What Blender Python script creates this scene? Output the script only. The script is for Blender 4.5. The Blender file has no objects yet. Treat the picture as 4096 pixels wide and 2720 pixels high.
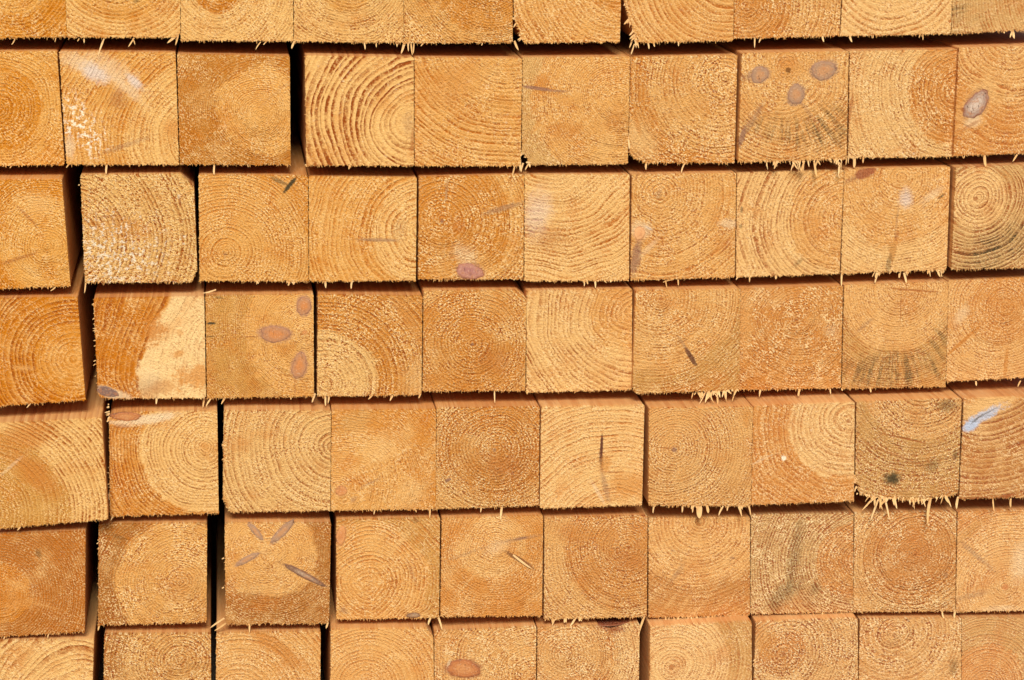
import bpy, bmesh, math, random
from mathutils import Vector, Euler, Matrix

# ------------------------------------------------------------------ camera, sky, sun, exposure
scene = bpy.context.scene
cam_data = bpy.data.cameras.new('camera')
cam = bpy.data.objects.new('camera', cam_data)
scene.collection.objects.link(cam)
cam.location = (-0.2585, -2.076, 0.9094)
cam.rotation_euler = (math.radians(90 - 13.9243), 0, math.radians(-7.0986))
cam_data.sensor_width = 36
cam_data.lens = 80.813
cam_data.clip_start = 0.05
cam_data.clip_end = 200
scene.camera = cam

SUN_EL, SUN_AZ = math.radians(42), math.radians(-6)     # azimuth measured from straight behind the camera, + is to the right
world = bpy.data.worlds.new('World')
scene.world = world
world.use_nodes = True
wn = world.node_tree
sky = wn.nodes.new('ShaderNodeTexSky')
sky.sky_type = 'NISHITA'
sky.sun_disc = False
sky.sun_elevation = SUN_EL
sky.sun_rotation = math.pi - SUN_AZ
sky.air_density = 0.6
sky.dust_density = 4.0
sky.ozone_density = 0.2
wn.links.new(sky.outputs[0], wn.nodes['Background'].inputs[0])
wn.nodes['Background'].inputs[1].default_value = 0.05

sd = bpy.data.lights.new('sun', 'SUN')
sd.energy = 2.7
sd.angle = math.radians(20)
sd.color = (1.0, 0.94, 0.86)
sun = bpy.data.objects.new('sun', sd)
scene.collection.objects.link(sun)
to_sun = Vector((math.sin(SUN_AZ) * math.cos(SUN_EL), -math.cos(SUN_AZ) * math.cos(SUN_EL), math.sin(SUN_EL)))
sun.rotation_euler = to_sun.to_track_quat('Z', 'Y').to_euler()

scene.view_settings.view_transform = 'Standard'
scene.view_settings.look = 'None'
scene.view_settings.gamma = 1.0
scene.view_settings.use_curve_mapping = False
scene.view_settings.exposure = 0.36
scene.cycles.max_bounces = 8

# ------------------------------------------------------------------ colours (sRGB of the wood itself)
def lin(c):
    return tuple(((v/255)/12.92 if v/255 <= .04045 else ((v/255+.055)/1.055)**2.4) for v in c) + (1.0,)
COL = {k: lin(v) for k, v in dict(
    L3=(148, 78, 36), D2=(190, 128, 60), Bn2=(172, 104, 42), P2=(240, 206, 148), Bd=(172, 112, 50), P=(233, 187, 119), M=(224, 168, 96), O=(210, 142, 66), D=(200, 126, 48), Bn=(194, 134, 66), G=(208, 164, 100), G2=(202, 150, 80), L=(192, 116, 50), L2=(164, 92, 40), mold=(84, 70, 42), blue=(224, 214, 204), bluep=(188, 198, 216), paper=(236, 208, 164), gray=(168, 128, 92), chip=(250, 236, 206), hole=(58, 26, 12), knotp=(152, 110, 86), knotd=(104, 62, 42), knotr=(150, 74, 48), knoto=(206, 132, 76)
).items()}

# ------------------------------------------------------------------ node helpers
class NB:
    def __init__(s, tree): s.t = tree; s.n = tree.nodes; s.l = tree.links
    def node(s, typ, **kw):
        n = s.n.new(typ)
        for k, v in kw.items(): setattr(n, k, v)
        return n
    def put(s, sock, v):
        if isinstance(v, bpy.types.NodeSocket): s.l.new(v, sock)
        elif v is not None: sock.default_value = v
    def math(s, op, a, b=None, c=None, clamp=False):
        n = s.node('ShaderNodeMath', operation=op); n.use_clamp = clamp
        s.put(n.inputs[0], a); s.put(n.inputs[1], b); s.put(n.inputs[2], c)
        return n.outputs[0]
    def vmath(s, op, a, b=None, out=0, scale=None):
        n = s.node('ShaderNodeVectorMath', operation=op)
        s.put(n.inputs[0], a); s.put(n.inputs[1], b)
        if scale is not None: s.put(n.inputs['Scale'], scale)
        return n.outputs['Value'] if out == 'v' else n.outputs[0]
    def smooth(s, x, a, b, lo=0.0, hi=1.0):
        n = s.node('ShaderNodeMapRange', interpolation_type='SMOOTHSTEP')
        s.put(n.inputs[0], x); s.put(n.inputs[1], a); s.put(n.inputs[2], b); s.put(n.inputs[3], lo); s.put(n.inputs[4], hi)
        return n.outputs[0]
    def mix(s, f, a, b, mode='MIX'):
        n = s.node('ShaderNodeMix', data_type='RGBA', blend_type=mode)
        s.put(n.inputs[0], f); s.put(n.inputs[6], a); s.put(n.inputs[7], b)
        return n.outputs[2]
    def noise(s, vec, scale, detail=2.0, rough=0.5, col=False, dim='3D', w=None):
        n = s.node('ShaderNodeTexNoise', noise_dimensions=dim)
        if vec is not None: s.put(n.inputs['Vector'], vec)
        if w is not None: s.put(n.inputs['W'], w)
        s.put(n.inputs['Scale'], scale); s.put(n.inputs['Detail'], detail); s.put(n.inputs['Roughness'], rough)
        return n.outputs[1] if col else n.outputs[0]
    def xyz(s, v):
        n = s.node('ShaderNodeSeparateXYZ'); s.put(n.inputs[0], v); return n.outputs
    def comb(s, x=0.0, y=0.0, z=0.0):
        n = s.node('ShaderNodeCombineXYZ'); s.put(n.inputs[0], x); s.put(n.inputs[1], y); s.put(n.inputs[2], z); return n.outputs[0]
    def rot(s, v, ang):
        n = s.node('ShaderNodeVectorRotate', rotation_type='Y_AXIS'); s.put(n.inputs['Vector'], v); s.put(n.inputs['Angle'], ang); return n.outputs[0]

def group(name, ins, outs):
    g = bpy.data.node_groups.new(name, 'ShaderNodeTree')
    for nm, tp, dv in ins:
        it = g.interface.new_socket(nm, in_out='INPUT', socket_type=tp)
        if dv is not None: it.default_value = dv
    for nm, tp in outs: g.interface.new_socket(nm, in_out='OUTPUT', socket_type=tp)
    b = NB(g)
    gi, go = b.node('NodeGroupInput'), b.node('NodeGroupOutput')
    return g, b, gi.outputs, go.inputs

F, V, C4_ = 'NodeSocketFloat', 'NodeSocketVector', 'NodeSocketColor'

# the sawn end of a softwood beam: growth rings round the pith as a solid (the rings run along y)
WOOD, b, I, O = group('solid_softwood', [
    ('Co', V, None), ('Pith', V, None), ('Seed', V, None), ('Spacing', F, .004), ('R0', F, .05), ('Inner', C4_, None), ('Outer', C4_, None), ('Line', C4_, None),
    ('RingIn', F, .5), ('RingOut', F, .5), ('Warp', F, .005), ('Var', F, .6), ('Diag', F, .2), ('DiagAngle', F, .9), ('White', F, .2), ('Speck', F, .6), ('Bulge', F, 0.0), ('Vivid', F, 1.0)],
    [('Color', C4_), ('Height', F), ('Polar', V), ('Ring', F)])
co2 = b.vmath('MULTIPLY', I['Co'], (1, .012, 1))
sp2 = b.vmath('ADD', co2, I['Seed'])
wa = b.vmath('SUBTRACT', b.noise(sp2, 16, 1.5, .5, col=True), (.5, .5, .5))
wv = b.vmath('SCALE', wa, scale=b.math('MULTIPLY', I['Warp'], 2.2))
wb = b.vmath('SUBTRACT', b.noise(sp2, 130, 2, .55, col=True), (.5, .5, .5))
wv2 = b.vmath('SCALE', wb, scale=b.math('ADD', b.math('MULTIPLY', I['Warp'], .10), .0009))
q = b.vmath('MULTIPLY', b.vmath('SUBTRACT', b.vmath('ADD', b.vmath('ADD', co2, wv), wv2), I['Pith']), (1, 0, 1))
qx = b.xyz(q)
r = b.vmath('LENGTH', q, out='v')
th = b.math('ARCTAN2', qx[2], qx[0])
polar = b.comb(b.math('MULTIPLY', th, 1.0), b.math('MULTIPLY', r, 1.0), 0.0)
sx = b.xyz(I['Seed'])
nr = b.math('SUBTRACT', b.noise(None, 70, 2.0, .6, dim='1D', w=b.math('ADD', r, sx[0])), .5)
n0 = b.math('ADD', b.math('ADD', b.math('DIVIDE', r, I['Spacing']), b.math('MULTIPLY', b.math('MULTIPLY', nr, I['Var']), 3.2)), I['Bulge'])
fr = b.math('FRACT', n0)
idn = b.node('ShaderNodeTexWhiteNoise', noise_dimensions='1D'); b.put(idn.inputs['W'], b.math('ADD', b.math('FLOOR', n0), sx[1]))
line = b.math('MULTIPLY', b.smooth(fr, .18, .86), b.smooth(fr, .93, 1.0, 1.0, 0.0))
fibre_co = b.vmath('ADD', b.vmath('MULTIPLY', I['Co'], (1, .05, 1)), I['Seed'])
brk = b.noise(fibre_co, 110, 3, .65)
line = b.math('MULTIPLY', line, b.math('MULTIPLY', b.math('ADD', b.math('MULTIPLY', idn.outputs[0], .65), .45), b.math('MULTIPLY', b.smooth(brk, .25, .62, .25, 1.25), b.smooth(b.noise(b.vmath('ADD', fibre_co, (.9, 0, .4)), 420, 2, .6), .36, .56, .45, 1.2))))
# sapwood / heartwood border with saw-drag streaks
dco = b.rot(sp2, I['DiagAngle'])
dst = b.noise(b.vmath('MULTIPLY', dco, (30, 30, 190)), 1.0, 2, .5)
blot = b.noise(sp2, 28, 3, .55)
rz = b.math('ADD', b.math('ADD', r, b.math('MULTIPLY', b.math('SUBTRACT', dst, .5), b.math('MULTIPLY', I['Diag'], .045))), b.math('MULTIPLY', b.math('SUBTRACT', blot, .5), .016))
zone = b.smooth(b.math('SUBTRACT', rz, I['R0']), -.0016, .0022)
col = b.mix(zone, I['Inner'], I['Outer'])
# blotchy tint
big = b.noise(sp2, 34, 4, .6)
col = b.mix(b.math('MULTIPLY', b.smooth(big, .50, .72), .45), col, lin((240, 196, 128)))
col = b.mix(b.math('MULTIPLY', b.smooth(big, .50, .28), .50), col, lin((200, 118, 40)))
col = b.mix(b.math('MULTIPLY', b.smooth(dst, .48, .72), b.math('MULTIPLY', I['Diag'], .55)), col, lin((232, 186, 118)))
st = b.math('MULTIPLY', b.math('MULTIPLY', line, b.smooth(b.noise(b.vmath('ADD', sp2, (.2, .4, .9)), 36, 3, .6), .34, .60, .35, 1.15)), b.math('ADD', I['RingIn'], b.math('MULTIPLY', zone, b.math('SUBTRACT', I['RingOut'], I['RingIn']))))
patch = b.smooth(b.noise(sp2, 42, 3, .6), .36, .62, .30, 1.15)
amt = b.math('MULTIPLY', I['Speck'], patch)
st = b.math('MULTIPLY', st, b.math('SUBTRACT', 1.0, b.math('MULTIPLY', amt, .45)))
col = b.mix(b.math('MULTIPLY', st, 1.0, clamp=True), col, I['Line'])
# pale rim just outside each dark line
rim = b.math('MULTIPLY', b.smooth(fr, .34, .05), b.math('MULTIPLY', b.math('ADD', I['RingIn'], I['RingOut']), .12))
col = b.mix(rim, col, lin((246, 208, 146)))
# torn fibres: pale flecks and dark pits, dragged along the saw's path
drag = b.vmath('MULTIPLY', b.rot(fibre_co, I['DiagAngle']), (1, 1, .7))
fl = b.noise(drag, 780, 2.5, .68)
fl2 = b.noise(b.vmath('ADD', drag, (.37, .11, .53)), 700, 2.5, .68)
col = b.mix(b.math('MULTIPLY', b.math('MULTIPLY', b.smooth(b.math('ADD', fl2, b.math('MULTIPLY', line, -.06)), .475, .375), amt), 1.0, clamp=True), col, lin((160, 84, 36)))
col = b.mix(b.math('MULTIPLY', b.math('MULTIPLY', b.smooth(b.math('ADD', fl, b.math('MULTIPLY', b.math('SUBTRACT', line, .35), -.07)), .525, .615), amt), 1.0, clamp=True), col, lin((252, 220, 162)))
pr = b.smooth(b.noise(sp2, 60, 2, .5), .50, .68)
wc = b.smooth(b.noise(b.vmath('ADD', fibre_co, (.71, .2, .13)), 260, 3, .6), .62, .68)
col = b.mix(b.math('MULTIPLY', b.math('MULTIPLY', pr, wc), I['White'], clamp=True), col, lin((250, 236, 205)))
hs = b.node('ShaderNodeHueSaturation'); b.put(hs.inputs['Saturation'], I['Vivid']); b.put(hs.inputs['Color'], col); col = hs.outputs[0]
b.put(O['Color'], col)
h = b.math('ADD', b.math('MULTIPLY', fl, 1.1), b.math('MULTIPLY', fl2, 1.1))
h = b.math('ADD', h, b.math('MULTIPLY', line, -.35))
b.put(O['Height'], b.math('MULTIPLY', h, b.math('ADD', b.math('MULTIPLY', I['Speck'], .8), .25)))
b.put(O['Polar'], polar); b.put(O['Ring'], line)

# one spot of colour of its own (knot halo, ray, mould, resin): mask of an ellipse with a ragged edge
SPOT, b, I, O = group('spot_mask', [('Co', V, None), ('Centre', V, None), ('Angle', F, 0), ('Size', V, None), ('Soft', F, .5), ('Ragged', F, .5), ('Grain', F, 400.0)], [('Fac', F)])
d = b.rot(b.vmath('SUBTRACT', I['Co'], I['Centre']), I['Angle'])
d = b.vmath('MULTIPLY', b.vmath('DIVIDE', d, I['Size']), (1, 0, 1))
nz = b.math('SUBTRACT', b.noise(I['Co'], I['Grain'], 4, .65), .5)
nz2 = b.math('SUBTRACT', b.noise(I['Co'], b.math('MULTIPLY', I['Grain'], .25), 2, .5), .5)
dl = b.math('ADD', b.vmath('LENGTH', d, out='v'), b.math('MULTIPLY', b.math('ADD', nz, nz2), b.math('MULTIPLY', I['Ragged'], 1.3)))
b.put(O['Fac'], b.smooth(dl, b.math('ADD', 1.0, b.math('MULTIPLY', I['Soft'], .4)), b.math('SUBTRACT', 1.0, I['Soft'])))

def new_mat(name):
    m = bpy.data.materials.new(name); m.use_nodes = True
    b = NB(m.node_tree)
    bs = m.node_tree.nodes['Principled BSDF']
    bs.inputs['Roughness'].default_value = .82
    bs.inputs['Specular IOR Level'].default_value = .25
    return m, b, bs

def wood_mat(B, seed, side=False):
    m, b, bs = new_mat('planed side wood' if side else 'sawn end wood')
    tc = b.node('ShaderNodeTexCoord').outputs['Object']
    g = b.node('ShaderNodeGroup'); g.node_tree = WOOD
    rnd = random.Random(seed)
    px, pz = B['pith']
    vals = dict(Pith=(px/1000, 0, pz/1000), Seed=(rnd.uniform(1, 9), rnd.uniform(1, 9), rnd.uniform(1, 9)), Spacing=B['sp']/1000, R0=B['R0']/1000,
                Inner=COL[B['ci']], Outer=COL[B['co']], Line=COL[B['line']], RingIn=B['rin']*(1.3 if side else 1), RingOut=B['rout']*(1.3 if side else 1), Warp=B['warp']/1000, Var=B['var'], Diag=B['diag'],
                DiagAngle=rnd.uniform(.75, 1.0), White=0.0 if side else B['white'], Speck=.4 if side else B['speck'], Vivid=B['vivid'])
    for k, v in vals.items(): g.inputs[k].default_value = v
    b.put(g.inputs['Co'], tc)
    col = g.outputs['Color']
    if side:
        col = b.mix(.55, col, lin((212, 154, 98)))
        bs.inputs['Roughness'].default_value = .6
        b.put(bs.inputs['Base Color'], col)
        bump = b.node('ShaderNodeBump'); bump.inputs['Strength'].default_value = .25; bump.inputs['Distance'].default_value = .0006
        b.put(bump.inputs['Height'], g.outputs['Height']); b.put(bs.inputs['Normal'], bump.outputs[0])
        return m
    bulge = None
    for (kx, kz, ka, kb, ang, sty) in B['knots']:
        s = b.node('ShaderNodeGroup'); s.node_tree = SPOT
        for k, v in dict(Centre=(kx/1000, 0, kz/1000), Angle=ang, Size=(ka*2.6/1000, 1, kb*2.6/1000), Soft=.9, Ragged=.1).items(): s.inputs[k].default_value = v
        b.put(s.inputs['Co'], tc)
        f = b.math('MULTIPLY', s.outputs[0], 1.6)
        bulge = f if bulge is None else b.math('ADD', bulge, f)
        h = b.node('ShaderNodeGroup'); h.node_tree = SPOT
        for k, v in dict(Centre=(kx/1000, 0, kz/1000), Angle=ang, Size=(ka*1.35/1000, 1, kb*1.35/1000), Soft=.4, Ragged=.35).items(): h.inputs[k].default_value = v
        b.put(h.inputs['Co'], tc)
        col = b.mix(b.math('MULTIPLY', h.outputs[0], .5), col, lin((230, 178, 110)))
        h2 = b.node('ShaderNodeGroup'); h2.node_tree = SPOT
        for k, v in dict(Centre=(kx/1000, 0, kz/1000), Angle=ang, Size=(ka*1.12/1000, 1, kb*1.14/1000), Soft=.25, Ragged=.45).items(): h2.inputs[k].default_value = v
        b.put(h2.inputs['Co'], tc)
        col = b.mix(b.math('MULTIPLY', h2.outputs[0], .7), col, KNOT_RIM[sty])
    if bulge is not None: b.put(g.inputs['Bulge'], bulge)
    pol = g.outputs['Polar']
    for (cx, cz, sa, sb, ang, cn, op, soft, rag, mode) in B['spots']:
        s = b.node('ShaderNodeGroup'); s.node_tree = SPOT
        for k, v in dict(Centre=(cx/1000, 0, cz/1000), Angle=ang, Size=(sa/1000, 1, sb/1000), Soft=soft, Ragged=rag).items(): s.inputs[k].default_value = v
        b.put(s.inputs['Co'], tc)
        f = b.math('MULTIPLY', s.outputs[0], op)
        if mode == 1:      # fungus follows the wood rays: streaks fanning from the pith
            pp = b.vmath('MULTIPLY', pol, (13, 14, 1))
            f = b.math('MULTIPLY', f, b.smooth(b.noise(pp, 1.0, 3, .65), .42, .62, .06, 1.3), clamp=True)
            f = b.math('MULTIPLY', f, b.math('ADD', .6, b.math('MULTIPLY', g.outputs['Ring'], .6)), clamp=True)
        elif mode == 2:    # loose torn chips
            f = b.math('MULTIPLY', f, b.smooth(b.noise(tc, 230, 3, .7), .52, .57))
        elif mode == 3:    # dirt held in the latewood lines
            f = b.math('MULTIPLY', f, b.math('ADD', .25, b.math('MULTIPLY', g.outputs['Ring'], 1.1)), clamp=True)
        col = b.mix(f, col, COL[cn])
    b.put(bs.inputs['Base Color'], col)
    bump = b.node('ShaderNodeBump'); bump.inputs['Strength'].default_value = .9; bump.inputs['Distance'].default_value = .0015
    b.put(bump.inputs['Height'], g.outputs['Height']); b.put(bs.inputs['Normal'], bump.outputs[0])
    return m

def knot_mat(name, inner, mid, rim, crack):
    m, b, bs = new_mat(name)
    tc = b.node('ShaderNodeTexCoord').outputs['Object']
    oi = b.node('ShaderNodeObjectInfo').outputs['Random']
    co = b.vmath('ADD', tc, b.comb(b.math('MULTIPLY', oi, 7.0), 0.0, 0.0))
    wv = b.vmath('SCALE', b.vmath('SUBTRACT', b.noise(co, 120, 2, .5, col=True), (.5, .5, .5)), scale=.006)
    gx = b.node('ShaderNodeAttribute', attribute_name='knot_r')
    rr = gx.outputs['Fac']
    rr2 = b.math('ADD', rr, b.math('MULTIPLY', b.math('SUBTRACT', b.noise(co, 160, 3, .6), .5), .5))
    col = b.mix(b.smooth(rr2, .25, .7), lin(inner), lin(mid))
    col = b.mix(b.math('MULTIPLY', b.smooth(b.noise(co, 210, 3, .65), .5, .66), .55), col, lin((190, 126, 78)))
    col = b.mix(b.smooth(rr2, .70, .98), col, lin(rim))
    ring = b.math('SINE', b.math('MULTIPLY', rr2, 34.0))
    col = b.mix(b.math('MULTIPLY', b.smooth(ring, .2, .9), .35), col, lin(rim))
    col = b.mix(b.math('MULTIPLY', b.smooth(rr2, .80, 1.02), .55), col, lin((124, 84, 60)))
    cr = b.smooth(b.noise(b.vmath('MULTIPLY', co, (1, 1, .45)), 330, 4, .7), .42, .33)
    col = b.mix(b.math('MULTIPLY', cr, crack), col, lin((70, 40, 26)))
    fl = b.smooth(b.noise(co, 600, 2, .6), .56, .7)
    col = b.mix(b.math('MULTIPLY', fl, .35), col, lin((236, 204, 165)))
    b.put(bs.inputs['Base Color'], col); bs.inputs['Roughness'].default_value = .6
    bump = b.node('ShaderNodeBump'); bump.inputs['Strength'].default_value = .6; bump.inputs['Distance'].default_value = .0008
    b.put(bump.inputs['Height'], b.noise(co, 420, 4, .7)); b.put(bs.inputs['Normal'], bump.outputs[0])
    return m
KNOT = {
    'p':  knot_mat('grey violet knot', (196, 144, 96), (174, 138, 106), (158, 122, 98), .6),
    'po': knot_mat('brown violet knot', (208, 136, 74), (188, 134, 90), (166, 120, 92), .45),
    'pb': knot_mat('pale violet knot', (176, 122, 112), (186, 134, 116), (170, 108, 84), .45),
    'b':  knot_mat('torn bluish knot', (206, 186, 166), (170, 144, 126), (150, 92, 62), 1.0),
    'o':  knot_mat('pale orange knot', (226, 168, 112), (230, 176, 120), (206, 140, 86), .1),
    'og': knot_mat('orange ringed knot', (204, 136, 80), (216, 152, 92), (190, 124, 70), .4),
    'r':  knot_mat('red brown knot', (204, 142, 86), (190, 122, 70), (160, 94, 56), .7),
    'grayk': knot_mat('small grey knot', (170, 142, 110), (150, 118, 90), (110, 74, 52), .6),
    'd': knot_mat('dark cracked knot', (176, 150, 124), (138, 104, 80), (104, 66, 46), 1.0),
    'red': knot_mat('dark red knot', (96, 44, 28), (110, 52, 32), (150, 84, 52), .6),
    'bark': knot_mat('grey bark', (128, 100, 88), (118, 92, 84), (150, 122, 102), .7),
}
KNOT_RIM = {'d': lin((150, 100, 66)), 'p': lin((164, 128, 106)), 'po': lin((172, 122, 98)), 'pb': lin((170, 108, 84)), 'b': lin((148, 84, 62)), 'o': lin((206, 140, 86)), 'og': lin((190, 124, 70)), 'r': lin((150, 78, 48)), 'grayk': lin((110, 74, 52)), 'bark': lin((150, 122, 102))}

def splinter_mat():
    m, b, bs = new_mat('pale splinter wood')
    tc = b.node('ShaderNodeTexCoord').outputs['Object']
    n = b.noise(tc, 300, 3, .6)
    oi = b.node('ShaderNodeObjectInfo').outputs['Random']
    col = b.mix(oi, lin((240, 204, 146)), lin((222, 176, 112)))
    col = b.mix(b.math('MULTIPLY', b.smooth(n, .45, .75), .4), col, lin((190, 130, 70)))
    b.put(bs.inputs['Base Color'], col)
    return m
SPLINTER = splinter_mat()
def fringe_mat():
    m, b, bs = new_mat('frayed fibre wood')
    tc = b.node('ShaderNodeTexCoord').outputs['Object']
    col = b.mix(b.noise(tc, 220, 2, .5), lin((226, 176, 108)), lin((206, 146, 78)))
    b.put(bs.inputs['Base Color'], col)
    return m
FRINGE = fringe_mat()

# ------------------------------------------------------------------ the ground under the stack
def ground():
    bm = bmesh.new()
    v = [bm.verts.new(p) for p in ((-40, -40, 0), (40, -40, 0), (40, 40, 0), (-40, 40, 0))]
    bm.faces.new(v)
    me = bpy.data.meshes.new('ground'); bm.to_mesh(me); bm.free()
    o = bpy.data.objects.new('ground', me); scene.collection.objects.link(o)
    m, b, bs = new_mat('dusty yard gravel')
    tc = b.node('ShaderNodeTexCoord').outputs['Object']
    n = b.noise(tc, 3, 5, .6); n2 = b.noise(tc, 90, 3, .6)
    col = b.mix(n, lin((128, 112, 94)), lin((156, 140, 118)))
    col = b.mix(b.math('MULTIPLY', b.smooth(n2, .4, .7), .5), col, lin((96, 84, 72)))
    b.put(bs.inputs['Base Color'], col); bs.inputs['Roughness'].default_value = .95
    me.materials.append(m)
    o['kind'] = 'structure'
    o.location.z = -0.004
ground()

# ------------------------------------------------------------------ beams
LENGTH = 1.6
def round_poly(P, r):
    out = []; tags = []
    n = len(P)
    for i in range(n):
        a, p, c = Vector(P[i-1]), Vector(P[i]), Vector(P[(i+1) % n])
        d1, d2 = (a-p), (c-p)
        rr = min(r, d1.length*.35, d2.length*.35)
        s, e = p + d1.normalized()*rr, p + d2.normalized()*rr
        for k in range(4):
            t = k/3
            out.append(tuple((1-t)**2*s + 2*t*(1-t)*p + t*t*e))
    return out

def densify(P, step):
    out = []
    n = len(P)
    for i in range(n):
        a, c = Vector(P[i]), Vector(P[(i+1) % n])
        L = (c-a).length
        k = max(1, int(round(L/step)))
        d = (c-a)/max(L, 1e-9)
        nrm = Vector((-d.y, d.x))          # clockwise outline seen from the front: outward is to the left of travel
        for j in range(k):
            out.append((a + (c-a)*j/k, nrm))
    return out

def link(name, bm, mat, parent=None, loc=(0, 0, 0), smooth=False):
    me = bpy.data.meshes.new(name); bm.to_mesh(me); bm.free()
    me.materials.append(mat)
    if smooth:
        for p in me.polygons: p.use_smooth = True
    o = bpy.data.objects.new(name, me); scene.collection.objects.link(o)
    if parent is not None: o.parent = parent
    o.location = loc
    return o

def end_mesh(P, rnd, fr, frl):
    """the sawn end: a ragged front face and the first millimetres of the sides"""
    S = 0.001
    pts = densify(round_poly(P, 1.3), .55)
    front, back = [], []
    ph = [rnd.uniform(0, 6.3) for _ in range(4)]
    for p, nrm in pts:
        down = max(0, -nrm.y); left = max(0, -nrm.x)
        amp = .18 + 1.3*fr*down + 1.2*frl*left + (1.0*fr if down > .2 and left > .2 else 0)
        j = rnd.random()
        off = amp*(j*j*1.3 - .25)
        s = p.x + p.y
        off += (.28*fr*down + .22*frl*left + .06)*(math.sin(s*.42+ph[0]) + .8*math.sin(s*.95+ph[1]) + .6*math.sin(s*2.1+ph[2]) - .6)
        q = p + nrm*off
        front.append((q.x*S, 0, q.y*S)); back.append((p.x*S, .004, p.y*S))
    bm = bmesh.new()
    f = [bm.verts.new(c) for c in front]; k = [bm.verts.new(c) for c in back]
    n = len(f)
    bm.faces.new(f)
    for i in range(n):
        bm.faces.new((f[i], k[i], k[(i+1) % n], f[(i+1) % n]))
    bm.faces.new(list(reversed(k)))
    bmesh.ops.recalc_face_normals(bm, faces=bm.faces)
    return bm

def body_mesh(P):
    S = 0.001
    pts = round_poly(P, 1.6)
    bm = bmesh.new()
    rings = []
    for y in (.0041, .12, LENGTH):
        rings.append([bm.verts.new((x*S*(.9985 if y > .05 else 1), y, z*S*(.9985 if y > .05 else 1))) for x, z in pts])
    n = len(pts)
    for a, c in zip(rings[:-1], rings[1:]):
        for i in range(n):
            bm.faces.new((a[i], c[i], c[(i+1) % n], a[(i+1) % n]))
    bm.faces.new(rings[0]); bm.faces.new(list(reversed(rings[-1])))
    bmesh.ops.recalc_face_normals(bm, faces=bm.faces)
    return bm

def blade(bm, a, t, w, fwd, curl, rnd, thick=.45):
    """one torn sliver of wood from root a to tip t (mm in the plane of the end), leaning forward by fwd"""
    S = .001
    a, t = Vector(a), Vector(t)
    d = t - a; L = d.length; d.normalize()
    nrm = Vector((-d.y, d.x))
    prof = [(0, .8), (.25, 1), (.6, .9), (.85, .6), (1, .12)]
    sections = []
    for s, k in prof:
        c = a + d*L*s + nrm*curl*math.sin(s*2.2)*L
        y = .6 - fwd*L*s*s - .3*s
        hw = w*k/2*rnd.uniform(.85, 1.15)
        p1, p2 = c - nrm*hw, c + nrm*hw
        sections.append([bm.verts.new((p.x*S, (y + dy)*S, p.y*S)) for p, dy in ((p1, 0), (p2, -.1), (p2, thick*k), (p1, thick*k))])
    for u, v in zip(sections[:-1], sections[1:]):
        for i in range(4):
            bm.faces.new((u[i], v[i], v[(i+1) % 4], u[(i+1) % 4]))
    bm.faces.new(sections[0]); bm.faces.new(list(reversed(sections[-1])))

def fringe_mesh(P, rnd, fr, frl):
    bm = bmesh.new()
    n = len(P)
    for i in range(n):
        a, c = Vector(P[i]), Vector(P[(i+1) % n])
        L = (c-a).length
        if L < .5: continue
        d = (c-a)/L; nrm = Vector((-d.y, d.x))
        down, left = max(0, -nrm.y), max(0, -nrm.x)
        dens = 1.25*fr*down + .7*frl*left + .02
        if down < .3 and left < .3: continue
        x = rnd.uniform(0, 2)
        while x < L - .5:
            p = a + d*x
            ln = (.5 + 2.4*rnd.random()**4)*(.6 + .4*fr if down > .4 else .55)
            dirv = (nrm + d*rnd.gauss(0, .45)).normalized()
            blade(bm, p - nrm*.5, p + dirv*ln, rnd.uniform(.25, .6), rnd.uniform(-.1, .35), rnd.uniform(-.12, .12), rnd, .3)
            x += rnd.expovariate(dens)
    bmesh.ops.recalc_face_normals(bm, faces=bm.faces)
    return bm

def knot_mesh(a, c, ang, rnd):
    S = .001
    bm = bmesh.new()
    lay = bm.verts.layers.float.new('knot_r')
    n = 40
    ph = [rnd.uniform(0, 6.28) for _ in range(3)]
    rows = []
    for k, rr in enumerate((1.0, .92, .75, .5, .25)):
        row = []
        for i in range(n):
            t = 2*math.pi*i/n
            wob = 1 + .07*math.sin(2*t+ph[0]) + .06*math.sin(3*t+ph[1]) + .035*math.sin(7*t+ph[2]) + .03*math.sin(11*t+ph[1]+ph[2])
            x, z = a*rr*wob*math.cos(t), c*rr*wob*math.sin(t)
            X, Z = x*math.cos(ang) - z*math.sin(ang), x*math.sin(ang) + z*math.cos(ang)
            y = (.4, -.06, -.16, -.2, -.18)[k]
            v = bm.verts.new((X*S, y*S, Z*S)); v[lay] = rr; row.append(v)
        rows.append(row)
    for u, w in zip(rows[:-1], rows[1:]):
        for i in range(n): bm.faces.new((u[i], w[i], w[(i+1) % n], u[(i+1) % n]))
    ce = bm.verts.new((0, -.35*S, 0)); ce[lay] = 0
    for i in range(n): bm.faces.new((rows[-1][i], ce, rows[-1][(i+1) % n]))
    bm.faces.new(rows[0])
    bmesh.ops.recalc_face_normals(bm, faces=bm.faces)
    return bm

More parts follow.
